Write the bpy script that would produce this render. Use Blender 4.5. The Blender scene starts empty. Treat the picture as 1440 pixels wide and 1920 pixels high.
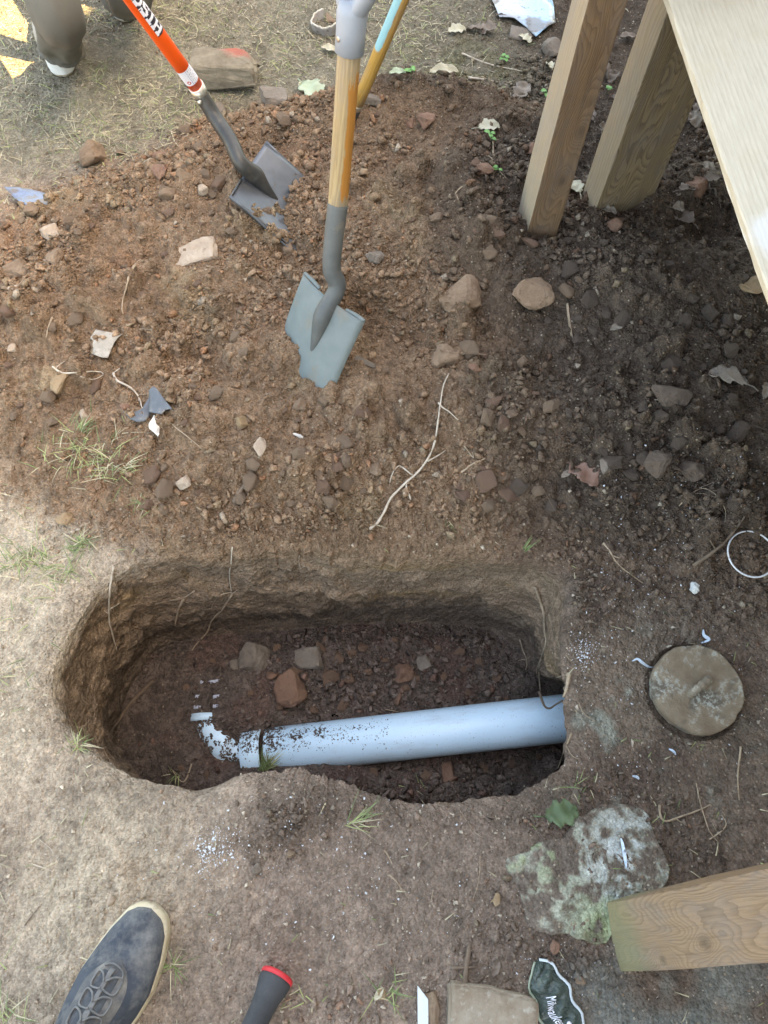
import bpy, bmesh, math, random
import numpy as np
from mathutils import Vector, Matrix
from mathutils.bvhtree import BVHTree
random.seed(7); RNG = np.random.default_rng(7)
sc = bpy.context.scene
col = sc.collection

# ---------------------------------------------------------------- camera
F = 1444.0; CH = 1.40                                 # focal length in photo pixels, camera height
up = Vector((45, 650, 1444)).normalized()             # world up seen from the camera
yv = (Vector((0, 1, 0)) - up * up.y).normalized()
xv = yv.cross(up)
R3 = Matrix((xv, yv, up))                             # camera -> world
CAM = Vector((0, 0, CH))
cd = bpy.data.cameras.new('camera'); cam = bpy.data.objects.new('camera', cd); col.objects.link(cam)
cam.matrix_world = Matrix.Translation(CAM) @ R3.to_4x4()
cd.sensor_fit = 'VERTICAL'; cd.sensor_height = 32.0; cd.lens = 32.0 * F / 1920.0
cd.clip_start = 0.02; cd.clip_end = 400
sc.camera = cam

# ---------------------------------------------------------------- light
SUN_EL, SUN_AZ = math.radians(54), math.radians(-14)     # azimuth measured from +X towards +Y
world = bpy.data.worlds.new('World'); sc.world = world; world.use_nodes = True
nt = world.node_tree; bg = nt.nodes['Background']
sky = nt.nodes.new('ShaderNodeTexSky'); sky.sky_type = 'NISHITA'; sky.sun_disc = False
sky.sun_elevation = SUN_EL; sky.sun_rotation = math.pi / 2 - SUN_AZ
sky.air_density = 1.0; sky.dust_density = 2.5; sky.ozone_density = 1.0
nt.links.new(sky.outputs[0], bg.inputs[0]); bg.inputs[1].default_value = 0.15
sd = bpy.data.lights.new('sun', 'SUN'); sd.energy = 4.2; sd.angle = math.radians(0.5); sd.color = (1.0, 0.80, 0.52)
sun = bpy.data.objects.new('sun', sd); col.objects.link(sun)
sdir = Vector((math.cos(SUN_EL) * math.cos(SUN_AZ), math.cos(SUN_EL) * math.sin(SUN_AZ), math.sin(SUN_EL)))
sun.rotation_euler = sdir.to_track_quat('Z', 'Y').to_euler(); sun.location = (4, 0, 6)
sc.view_settings.view_transform = 'Standard'; sc.view_settings.look = 'None'
sc.view_settings.exposure = 3.0; sc.view_settings.use_white_balance = True; sc.view_settings.white_balance_temperature = 8700; sc.view_settings.white_balance_tint = 8; sc.view_settings.gamma = 1.0; sc.view_settings.use_curve_mapping = False
sc.cycles.max_bounces = 5; sc.cycles.diffuse_bounces = 3

# ---------------------------------------------------------------- helpers
def c2w(px, py, zc):
    return CAM + R3 @ Vector(((px - 720) / F * zc, (960 - py) / F * zc, -zc))
def ray(px, py):
    return (R3 @ Vector(((px - 720) / F, (960 - py) / F, -1))).normalized()
def P0(px, py, z=0.0):
    d = ray(px, py); t = (z - CH) / d.z
    return CAM + d * t

def tag(o, label=None, cat=None, group=None, kind=None):
    if label: o['label'] = label
    if cat: o['category'] = cat
    if group: o['group'] = group
    if kind: o['kind'] = kind
    return o
def empty(name, loc=(0, 0, 0), rz=0.0):
    o = bpy.data.objects.new(name, None); col.objects.link(o); o.location = loc; o.rotation_euler = (0, 0, rz)
    o.empty_display_size = 0.05
    return o
def link(name, me, mats=None, parent=None, matrix=None):
    o = bpy.data.objects.new(name, me); col.objects.link(o)
    if mats:
        for m in (mats if isinstance(mats, (list, tuple)) else [mats]):
            me.materials.append(m)
    if parent is not None:
        o.parent = parent
        if matrix is None:
            o.matrix_parent_inverse = PINV(parent)
    if matrix is not None: o.matrix_basis = matrix
    return o
def PINV(p):
    m = p.matrix_basis.copy()
    q = p.parent
    while q is not None:
        m = q.matrix_basis @ q.matrix_parent_inverse.inverted() @ m if False else (q.matrix_basis @ m); q = q.parent
    return m.inverted()
def smooth(me, on=True):
    me.polygons.foreach_set('use_smooth', [on] * len(me.polygons)); me.update()
def mesh_from(verts, faces, name='m', sm=False):
    me = bpy.data.meshes.new(name); me.from_pydata([tuple(v) for v in verts], [], faces); me.update()
    if sm: smooth(me)
    return me
def np_mesh(name, V, Q, sm=True):
    """V (n,3), Q (m,k) -> mesh"""
    me = bpy.data.meshes.new(name)
    k = Q.shape[1]
    me.vertices.add(len(V)); me.vertices.foreach_set('co', V.astype(np.float32).ravel())
    me.loops.add(Q.size); me.loops.foreach_set('vertex_index', Q.astype(np.int32).ravel())
    me.polygons.add(len(Q)); me.polygons.foreach_set('loop_start', np.arange(0, Q.size, k, dtype=np.int32))
    me.polygons.foreach_set('loop_total', np.full(len(Q), k, dtype=np.int32))
    me.polygons.foreach_set('use_smooth', np.full(len(Q), sm, dtype=bool))
    me.update(calc_edges=True)
    return me
def set_col(me, C):
    a = me.color_attributes.new('Col', 'FLOAT_COLOR', 'POINT')
    n = len(me.vertices); arr = np.ones((n, 4), dtype=np.float32); arr[:, :C.shape[1]] = C
    a.data.foreach_set('color', arr.ravel())

def catmull(pts, n, closed=False):
    pts = [np.array(p, float) for p in pts]; m = len(pts); out = []
    segs = m if closed else m - 1
    for i in range(segs):
        if closed: a, b, c, d = pts[(i - 1) % m], pts[i], pts[(i + 1) % m], pts[(i + 2) % m]
        else: a, b, c, d = pts[max(i - 1, 0)], pts[i], pts[i + 1], pts[min(i + 2, m - 1)]
        for k in range(n):
            t = k / n
            out.append(.5 * ((2 * b) + (-a + c) * t + (2 * a - 5 * b + 4 * c - d) * t * t + (-a + 3 * b - 3 * c + d) * t ** 3))
    if not closed: out.append(pts[-1])
    return out

def tube_data(path, radii, seg=10, cap=True, base=0, twist=0.0, flat=1.0):
    V, Fc = [], []
    P = [Vector(p) for p in path]; n = len(P)
    if not hasattr(radii, '__len__'): radii = [radii] * n
    t = (P[1] - P[0]).normalized(); a = t.orthogonal().normalized()
    for i in range(n):
        if i == 0: t = P[1] - P[0]
        elif i == n - 1: t = P[-1] - P[-2]
        else: t = P[i + 1] - P[i - 1]
        t.normalize()
        a = (a - t * a.dot(t)).normalized(); b = t.cross(a)
        for k in range(seg):
            w = 2 * math.pi * k / seg
            V.append(P[i] + (a * math.cos(w) + b * math.sin(w) * flat) * radii[i])
    for i in range(n - 1):
        for k in range(seg):
            k2 = (k + 1) % seg
            Fc.append((base + i * seg + k, base + i * seg + k2, base + (i + 1) * seg + k2, base + (i + 1) * seg + k))
    if cap:
        Fc.append(tuple(base + k for k in reversed(range(seg)))); Fc.append(tuple(base + (n - 1) * seg + k for k in range(seg)))
    return V, Fc
def tube(name, path, radii, mat, parent=None, seg=14, **k):
    V, Fc = tube_data(path, radii, seg, **k)
    return link(name, mesh_from(V, Fc, name, True), mat, parent)

# ---------------------------------------------------------------- noise
def _h(ix, iy, iz, seed):
    n = (ix.astype(np.int64) * 374761393 + iy.astype(np.int64) * 668265263 + iz.astype(np.int64) * 2147483647 + seed * 974634777) & 0xFFFFFFFF
    n = ((n ^ (n >> 13)) * 1274126177) & 0xFFFFFFFF
    n = ((n ^ (n >> 16)) * 2246822519) & 0xFFFFFFFF
    return ((n ^ (n >> 15)) & 0xFFFFFF) / float(0xFFFFFF)
def vnoise(x, y, z=0.0, seed=0):
    x = np.asarray(x, float); y = np.asarray(y, float); z = np.zeros_like(x) + z
    ix, iy, iz = np.floor(x), np.floor(y), np.floor(z)
    fx, fy, fz = x - ix, y - iy, z - iz
    fx, fy, fz = [f * f * (3 - 2 * f) for f in (fx, fy, fz)]
    three = np.any(fz > 0) or np.any(z != 0)
    r = 0
    for dx in (0, 1):
        wx = fx if dx else 1 - fx
        for dy in (0, 1):
            wy = fy if dy else 1 - fy
            if three:
                for dz in (0, 1):
                    wz = fz if dz else 1 - fz
                    r = r + wx * wy * wz * _h(ix + dx, iy + dy, iz + dz, seed)
            else:
                r = r + wx * wy * _h(ix + dx, iy + dy, iz, seed)
    return r * 2 - 1
def fbm(x, y, z=0.0, oct=4, seed=0, gain=.5):
    r = 0; a = 1; s = 1; t = 0
    for o in range(oct):
        r = r + a * vnoise(x * s + 13.1 * o, y * s - 7.7 * o, z * s, seed + o); t += a; a *= gain; s *= 2.03
    return r / t
def clods(x, y, cell, seed=0, dens=.8, wx=None, wy=None):
    """rounded lumps of soil: height field in metres, and a random number per lump"""
    x = np.asarray(x, float); y = np.asarray(y, float)
    if wx is None:
        wx = vnoise(x / cell * 1.7, y / cell * 1.7, 0, seed + 50) * .22; wy = vnoise(x / cell * 1.7 + 31, y / cell * 1.7, 0, seed + 51) * .22
    u, v = x / cell + wx, y / cell + wy
    iu, iv = np.floor(u), np.floor(v); z0 = np.zeros_like(u)
    best = np.zeros_like(u); rid = np.zeros_like(u) + .5
    for dx in (-1, 0, 1):
        for dy in (-1, 0, 1):
            cu, cv = iu + dx, iv + dy
            px_ = cu + _h(cu, cv, z0, seed); py_ = cv + _h(cu, cv, z0, seed + 1)
            rr = .28 + .42 * _h(cu, cv, z0, seed + 2) ** 1.5
            on = _h(cu, cv, z0, seed + 3) < dens
            an = _h(cu, cv, z0, seed + 4) * 3.14; ca, sa = np.cos(an), np.sin(an)
            du, dv = u - px_, v - py_
            a = du * ca + dv * sa; b = (-du * sa + dv * ca) * 1.35
            d2 = (np.abs(a) ** 2.5 + np.abs(b) ** 2.5) ** (1 / 2.5) / rr
            h = np.where(on & (d2 < 1), np.sqrt(np.maximum(0, 1 - d2 * d2)) * rr, 0)
            m = h > best
            best = np.where(m, h, best); rid = np.where(m, _h(cu, cv, z0, seed + 5), rid)
    return best * cell, rid
def sstep(a, b, x):
    t = np.clip((x - a) / (b - a), 0, 1); return t * t * (3 - 2 * t)

# ---------------------------------------------------------------- the lie of the land
def blob(x, y, px, py, rx, ry, rot=0.0, p=1.0):
    c = P0(px, py); dx, dy = x - c.x, y - c.y
    ca, sa = math.cos(rot), math.sin(rot)
    a = (dx * ca + dy * sa) / rx; b = (-dx * sa + dy * ca) / ry
    return np.exp(-np.power(a * a + b * b, p))
PIT_Z = -0.42
def mound_mask(x, y):
    nx = fbm(x * 3.1, y * 3.1, 0, 3, 5) * .10
    m = np.maximum.reduce([
        blob(x, y, 470, 600, .60, .50, .08, 2.0),
        blob(x, y, 880, 640, .50, .42, .0, 2.0),
        blob(x, y, 1270, 640, .55, .52, -.1, 2.0),
        blob(x, y, 760, 330, .55, .27, .0, 2.0)])
    return np.clip(m + nx, 0, 1)
def macro(x, y):
    n = fbm(x * 2.2, y * 2.2, 0, 3, 11)
    z = .012 * n + .006 * fbm(x * 9, y * 9, 0, 3, 12)
    m = mound_mask(x, y)
    z = z + .075 * sstep(.06, .9, m)
    z = z + .020 * blob(x, y, 620, 400, .36, .20, .1, 1.4)
    z = z + .040 * blob(x, y, 860, 520, .20, .16, .3, 1.3)
    z = z + .050 * blob(x, y, 1230, 600, .30, .24, -.3, 1.3)
    z = z + .050 * blob(x, y, 760, 205, .20, .10, .0, 1.3)
    z = z + .030 * blob(x, y, 250, 420, .30, .12, .2, 1.3)
    z = z + .030 * blob(x, y, 1020, 410, .12, .07, .0, 1.0)
    z = z + .035 * blob(x, y, 1160, 400, .10, .05, .0, 1.0)
    z = z - .046 * blob(x, y, 500, 316, .09, .07, .4, 1.2) - .016 * blob(x, y, 600, 735, .05, .035, -.4, 1.1)
    z = z - .055 * blob(x, y, 715, 650, .10, .07, -.4, 1.2)      # scooped hollow beside the grey shovel
    z = z + .034 * blob(x, y, 868, 440, .045, .20, .15, 1.2) - .030 * blob(x, y, 240, 445, .12, .05, .2, 1.2) - .020 * blob(x, y, 760, 560, .08, .07, .3, 1.2)
    z = z - .040 * blob(x, y, 1280, 480, .10, .07, .3, 1.2) + .030 * blob(x, y, 1170, 590, .06, .10, .2, 1.2) - .03 * blob(x, y, 1060, 720, .10, .05, .1, 1.2)
    z = z + .025 * blob(x, y, 470, 790, .16, .05, .1, 1.2) + .028 * blob(x, y, 560, 900, .16, .035, .05, 1.1) + .022 * blob(x, y, 100, 640, .10, .06, .1, 1.2)
    z = z + (.034 * fbm(x * 6, y * 6, 0, 3, 21) + .016 * fbm(x * 15, y * 15, 0, 3, 22)) * m
    z = z - .055 * blob(x, y, 1330, 1330, .27, .24, 0, 1.8)        # concrete laid bare round the lid
    lcn = P0(1311, 1291, -.028); rl = np.hypot(x - lcn.x, y - lcn.y)
    z = z - .014 * sstep(.092, .085, rl)
    z = z + .022 * blob(x, y, 540, 1520, .10, .05, .2, 1.2)
    z = z - .012 * blob(x, y, 900, 1520, .22, .06, .1, 1.3)
    z = z + .016 * blob(x, y, 100, 1240, .06, .12, .0, 1.2)
    return z
def detail(x, y):
    m = mound_mask(x, y)
    right = sstep(-.05, .38, x + .12 * fbm(x * 4, y * 4, 0, 2, 31)) 
    loose = sstep(.10, .55, m)
    dark = right * sstep(.30, .55, y)
    back = sstep(1.62, 1.85, y)
    patch = sstep(-.25, .35, fbm(x * 5, y * 5, 0, 3, 33))
    c1, r1 = clods(x, y, .060, 101, .45)
    c2, r2 = clods(x, y, .030, 111, .65)
    c3, r3 = clods(x, y, .015, 121, .85)
    z = loose * (c1 * (.30 + .75 * patch) + c2 * (.45 + .45 * patch) + c3 * .75)
    edge = sstep(.0, .25, m) * (1 - loose)
    z = z + edge * (c2 * .35 + c3 * .6)
    z = z + dark * (1 - loose) * (c3 * .6 + c2 * .25)
    z = z + (1 - loose) * (1 - dark) * (c3 * .05 + .0022 * fbm(x * 60, y * 60, 0, 3, 41))
    z = z + back * .004 * fbm(x * 40, y * 40, 0, 3, 42)
    rid = np.where(c1 * .5 > c2, r1, np.where(c2 > c3, r2, r3))
    return z, rid
def floor_h(x, y):
    z = PIT_Z + .012 * fbm(x * 7, y * 7, 0, 3, 61)
    def g(px, py, rx, ry, h, p=1.2):
        c = P0(px, py, PIT_Z); return h * np.exp(-(((x - c.x) / rx) ** 2 + ((y - c.y) / ry) ** 2) ** p)
    z = z + g(520, 1472, .16, .05, .066) + g(620, 1462, .10, .04, .03) + g(700, 1490, .2, .035, .035) + g(580, 1250, .12, .05, .03) + g(450, 1330, .11, .08, .052) + g(330, 1420, .1, .06, .01)
    z = z + g(760, 1215, .25, .03, .025) + g(980, 1280, .05, .04, .02)
    c2, r2 = clods(x, y, .034, 211, .45); c3, r3 = clods(x, y, .015, 221, .8)
    right = sstep(-.22, -.02, x)
    return z + c2 * (.15 + .35 * right) + c3 * .5, np.where(c2 > c3, r2, r3)

PAIRS = [((1062,1075),(968,1215)),((1000,1045),(900,1180)),((850,1035),(800,1172)),((700,1030),(680,1172)),((560,1028),(560,1180)),
 ((430,1030),(455,1188)),((310,1035),(370,1195)),((225,1062),(300,1215)),((168,1108),(262,1260)),((128,1172),(235,1310)),
 ((94,1240),(222,1360)),((100,1320),(225,1405)),((152,1395),(255,1450)),((240,1448),(310,1485)),((320,1472),(380,1510)),
 ((375,1478),(430,1515)),((440,1455),(480,1500)),((520,1443),(540,1495)),((600,1455),(600,1500)),((690,1490),(670,1525)),
 ((780,1505),(750,1535)),((880,1500),(850,1525)),((980,1480),(960,1500)),((1050,1440),(1080,1470)),((1075,1370),(1125,1400)),
 ((1070,1290),(1110,1320)),((1065,1200),(1010,1270)),((1068,1130),(985,1240))]
cen = P0(610, 1275)
def resample(which, z, NT):
    pts = [P0(*p[which], z) for p in PAIRS]
    cv = np.array(catmull([(p.x, p.y) for p in pts], 24, True))
    return cv
NT = 1300
rimc = resample(0, 0.0, NT); basec = resample(1, PIT_Z, NT)
ang = np.unwrap(np.arctan2(rimc[:, 1] - cen.y, rimc[:, 0] - cen.x))
if ang[-1] < ang[0]: rimc, basec, ang = rimc[::-1], basec[::-1], np.unwrap(np.arctan2(rimc[::-1, 1] - cen.y, rimc[::-1, 0] - cen.x))
ang = np.maximum.accumulate(ang)
th = ang[0] + np.arange(NT) * 2 * math.pi / NT
a2 = np.concatenate([ang, [ang[0] + 2 * math.pi]])
idx = lambda c: np.stack([np.interp(th, a2, np.concatenate([c[:, k], [c[0, k]]])) for k in (0, 1)], 1)
rim = idx(rimc); base = idx(basec)
cs, sn = np.cos(th), np.sin(th)
rn = .010 * fbm(cs * 9, sn * 9, 0, 4, 71) + .006 * fbm(cs * 40, sn * 40, 0, 2, 72)
rim_s = rim.copy(); rim = rim + np.stack([cs, sn], 1) * rn[:, None]
dirv = np.stack([cs, sn], 1)
cc = np.array([cen.x, cen.y])
NF, NW = 100, 110
ts = [0.0]; st = .0032
while ts[-1] < 30:
    st = .0032 if ts[-1] < .3 else (.0032 + (ts[-1] - .3) * .0022 if ts[-1] < 1.9 else st * 1.22)
    ts.append(ts[-1] + st)
ts = np.array(ts[1:]); NG = len(ts)
# floor rows
bc = base.mean(0)
sF = (np.arange(NF) + .5) / NF; sF = sF ** .8
FX = bc[0] + (base[None, :, 0] - bc[0]) * sF[:, None]; FY = bc[1] + (base[None, :, 1] - bc[1]) * sF[:, None]
FZ, FR = floor_h(FX, FY)
zb, _ = floor_h(base[:, 0], base[:, 1])
dr, rr_ = detail(rim[:, 0], rim[:, 1]); zr = macro(rim[:, 0], rim[:, 1]) + dr * .6 - .024
# wall rows
s = (np.arange(NW) + .5) / NW; S = s[:, None]
prof = 1 - (1 - S) ** 1.0
bend = S ** 1.25
hf = S ** 7; RXs = rim_s[None, :, 0] * (1 - hf) + rim[None, :, 0] * hf; RYs = rim_s[None, :, 1] * (1 - hf) + rim[None, :, 1] * hf
WX = base[None, :, 0] * (1 - bend) + RXs * bend
WY = base[None, :, 1] * (1 - bend) + RYs * bend
WZ = zb[None] * (1 - S) + zr[None] * S
win = np.sin(np.pi * np.clip(S, 0, 1)) ** .38
nrm = rim - cc; nrm = nrm / np.linalg.norm(nrm, axis=1)[:, None]
dsp = .026 * fbm(WX * 9, WY * 9, WZ * 9, 3, 81) - .012 * sstep(.15, .45, fbm(WX * 17, WY * 17, WZ * 17, 3, 88)) + .007 * vnoise(WX * 38, WY * 38, WZ * 38, 89) + .008 * fbm(WX * 26, WY * 26, WZ * 50, 4, 82) + .006 * np.abs(fbm(WX * 60, WY * 60, WZ * 90, 3, 83)) + .0035 * fbm(WX * 150, WY * 150, WZ * 220, 2, 84)
lay = .005 * np.sin(WZ * 42 + 2.5 * fbm(WX * 4, WY * 4, WZ * 3, 2, 85))
under = .022 * np.exp(-((S - .12) / .10) ** 2)
dd = (dsp + lay + under) * win
WX = WX + nrm[None, :, 0] * dd; WY = WY + nrm[None, :, 1] * dd
WX += 0; WR = vnoise(WX * 70, WY * 70, WZ * 90, 86) * .5 + .5
# ground rows
T = ts[:, None]
GX = rim[None, :, 0] + dirv[None, :, 0] * T; GY = rim[None, :, 1] + dirv[None, :, 1] * T
gd, GR = detail(GX, GY)
fade = np.clip(.6 + T / .05, 0, 1)
GZ = macro(GX, GY) + gd * fade - .024 * np.exp(-T / .030)
far = sstep(2.5, 5, T); GZ = GZ * (1 - far)

def grid_faces(r0, r1):
    i = np.arange(r0, r1 - 1)[:, None] * NT; j = np.arange(NT)[None]; j2 = (j + 1) % NT
    return np.stack([(i + j), (i + j2), (i + NT + j2), (i + NT + j)], -1).reshape(-1, 4)
VX = np.concatenate([FX, WX, GX]); VY = np.concatenate([FY, WY, GY]); VZ = np.concatenate([FZ, WZ, GZ])
ALL = np.stack([VX, VY, VZ], -1)                      # rows x NT x 3
nr = ALL.shape[0]
# coarse copy for finding where a line of sight meets the ground
rs = np.unique(np.concatenate([np.arange(0, nr, 3), [nr - 1]])); cj = np.arange(0, NT, 4)
Cc = ALL[rs][:, cj]; n1, n2 = Cc.shape[:2]
ii = np.arange(n1 - 1)[:, None] * n2; jj = np.arange(n2)[None]; jk = (jj + 1) % n2
CQ = np.stack([ii + jj, ii + jk, ii + n2 + jk, ii + n2 + jj], -1).reshape(-1, 4)
BVH = BVHTree.FromPolygons(Cc.reshape(-1, 3).tolist(), CQ.tolist())
def hit(px, py):
    h = BVH.ray_cast(CAM, ray(px, py), 30)
    if h[0] is None: return P0(px, py), Vector((0, 0, 1))
    n = h[1]
    if n.dot(ray(px, py)) > 0: n = -n
    return h[0], n
def surf(px, py, lift=0.0):
    p, n = hit(px, py); return p + n * lift
def drop(x, y, lift=0.0):
    h = BVH.ray_cast(Vector((x, y, 3)), Vector((0, 0, -1)), 9)
    if h[0] is None: return Vector((x, y, lift)), Vector((0, 0, 1))
    n = h[1] if h[1].z > 0 else -h[1]
    return h[0] + Vector((0, 0, lift)), n

# ---------------------------------------------------------------- ground colours (of the dry, loose, dark and mossy soils)
def gmix(C, c, w): return C * (1 - w[..., None]) + np.array(c)[None] * w[..., None]
def ground_colour(x, y, z, rid):
    n = fbm(x * 5, y * 5, 0, 4, 301); n2 = fbm(x * 19, y * 19, 0, 3, 302)
    C = np.zeros(x.shape + (3,)) + np.array((.335, .248, .188))                 # trodden soil
    dry = np.maximum(blob(x, y, 60, 1200, .34, .75, 0, 1.4), blob(x, y, 120, 1560, .25, .28, 0, 1.2))
    C = gmix(C, (.52, .42, .305), np.clip(dry * (1 + .5 * n), 0, 1))  # dry soil, its tone raised further for the brighter light at left
    back = sstep(1.45, 1.75, y + .15 * n)
    C = gmix(C, (.26, .225, .160), back)
    moss = blob(x, y, 900, 210, .25, .35, 0, 1.2) * sstep(-.1, .4, n + n2)
    C = gmix(C, (.135, .135, .062), moss * .8)
    m = sstep(.05, .30, np.maximum(mound_mask(x, y), blob(x, y, 700, 960, .42, .16, 0, 2.0)) + .12 * n2)
    C = gmix(C, (.285, .188, .118), m)
    red = sstep(.15, .55, fbm(x * 6 + 3, y * 6, 0, 3, 303)) * m
    C = gmix(C, (.285, .165, .100), red * .5)
    och = sstep(.25, .55, fbm(x * 8, y * 8 + 9, 0, 3, 304)) * m
    C = gmix(C, (.33, .235, .14), och * .6)
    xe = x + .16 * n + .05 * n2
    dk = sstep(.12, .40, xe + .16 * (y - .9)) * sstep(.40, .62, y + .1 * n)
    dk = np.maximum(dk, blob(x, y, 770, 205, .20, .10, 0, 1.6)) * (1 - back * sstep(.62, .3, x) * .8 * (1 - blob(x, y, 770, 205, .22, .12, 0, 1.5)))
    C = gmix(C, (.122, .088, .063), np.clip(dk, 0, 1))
    C = gmix(C, (.17, .095, .058), blob(x, y, 1130, 430, .14, .07, 0, 1.2) * .8 * np.clip(.6 + n2, 0, 1))
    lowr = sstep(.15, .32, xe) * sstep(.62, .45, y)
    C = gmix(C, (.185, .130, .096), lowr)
    con = blob(x, y, 1250, 1300, .24, .18, 0, 1.5) * sstep(-.45, .30, fbm(x * 14, y * 14, 0, 4, 305))
    C = gmix(C, (.27, .205, .148), con * .8)
    gr = blob(x, y, 1200, 1340, .18, .16, 0, 1.3) * sstep(.12, .5, fbm(x * 22, y * 22, 0, 4, 306))
    C = gmix(C, (.33, .34, .27), gr * .8)
    slab = blob(x, y, 1230, 1880, .22, .10, 0, 1.6)
    C = gmix(C, (.22, .215, .18), slab * sstep(-.3, .3, fbm(x * 12, y * 12, 0, 4, 307)))
    C = gmix(C, (.15, .115, .09), blob(x, y, 560, 1530, .12, .05, .2, 1.3) * .8)
    C = gmix(C, (.235, .175, .132), blob(x, y, 800, 1640, .28, .16, 0, 1.4) * .75)
    C = C * (1 + .20 * n2 + .10 * n)[..., None]
    C = C * (.84 + .32 * rid)[..., None]
    return np.clip(C, .01, .9)
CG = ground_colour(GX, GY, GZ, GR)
nw = fbm(WX * 6, WY * 6, WZ * 14, 4, 401); nw2 = fbm(WX * 25, WY * 25, WZ * 60, 3, 402)
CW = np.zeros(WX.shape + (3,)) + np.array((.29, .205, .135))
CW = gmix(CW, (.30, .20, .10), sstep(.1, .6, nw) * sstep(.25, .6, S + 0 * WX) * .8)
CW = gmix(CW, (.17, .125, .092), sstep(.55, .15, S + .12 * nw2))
topc = ground_colour(rim[:, 0], rim[:, 1], zr, np.full(NT, .5))
CW = CW * (1 - sstep(.86, 1.0, S + 0 * WX + .06 * nw2)[..., None]) + topc[None] * sstep(.86, 1.0, S + 0 * WX + .06 * nw2)[..., None]
CW = CW * (1 + .25 * nw2 + .15 * nw)[..., None]
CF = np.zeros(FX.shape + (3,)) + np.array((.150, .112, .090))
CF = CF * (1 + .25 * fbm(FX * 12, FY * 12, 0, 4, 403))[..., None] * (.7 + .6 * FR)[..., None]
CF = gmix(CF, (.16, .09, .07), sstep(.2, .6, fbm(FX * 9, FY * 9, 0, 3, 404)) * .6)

# ---------------------------------------------------------------- materials
def nodes(name):
    m = bpy.data.materials.new(name); m.use_nodes = True; t = m.node_tree
    return m, t, t.nodes['Principled BSDF']
def N(t, typ, **kw):
    n = t.nodes.new(typ)
    for k, v in kw.items():
        if k in n.inputs.keys() if hasattr(n.inputs, 'keys') else False: n.inputs[k].default_value = v
        else: setattr(n, k, v)
    return n
def mixc(t, a, b, f, mode='MIX'):
    n = t.nodes.new('ShaderNodeMix'); n.data_type = 'RGBA'; n.blend_type = mode
    for s_, v in ((6, a), (7, b), (0, f)):
        if isinstance(v, (int, float)): n.inputs[s_].default_value = v
        elif isinstance(v, tuple): n.inputs[s_].default_value = (*v, 1)
        else: t.links.new(v, n.inputs[s_])
    return n.outputs[2]
def ramp(t, src, a, b, c0=0.0, c1=1.0):
    n = t.nodes.new('ShaderNodeMapRange'); n.inputs[1].default_value = a; n.inputs[2].default_value = b; n.inputs[3].default_value = c0; n.inputs[4].default_value = c1
    t.links.new(src, n.inputs[0]); return n.outputs[0]
def math_(t, op, a, b):
    n = t.nodes.new('ShaderNodeMath'); n.operation = op
    for i, v in enumerate((a, b)):
        if isinstance(v, (int, float)): n.inputs[i].default_value = v
        else: t.links.new(v, n.inputs[i])
    return n.outputs[0]
def noise(t, vec, scale, detail=4, rough=.6):
    n = t.nodes.new('ShaderNodeTexNoise'); n.inputs['Scale'].default_value = scale; n.inputs['Detail'].default_value = detail; n.inputs['Roughness'].default_value = rough
    t.links.new(vec, n.inputs['Vector']); return n.outputs['Fac']
def coords(t, kind='Object', scale=None):
    c = t.nodes.new('ShaderNodeTexCoord').outputs[kind]
    if scale:
        m = t.nodes.new('ShaderNodeMapping'); m.inputs['Scale'].default_value = scale; t.links.new(c, m.inputs[0]); c = m.outputs[0]
    return c
def bump(t, p, h, strength, dist):
    b = t.nodes.new('ShaderNodeBump'); b.inputs['Strength'].default_value = strength; b.inputs['Distance'].default_value = dist
    t.links.new(h, b.inputs['Height']); t.links.new(b.outputs[0], p.inputs['Normal'])

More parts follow.
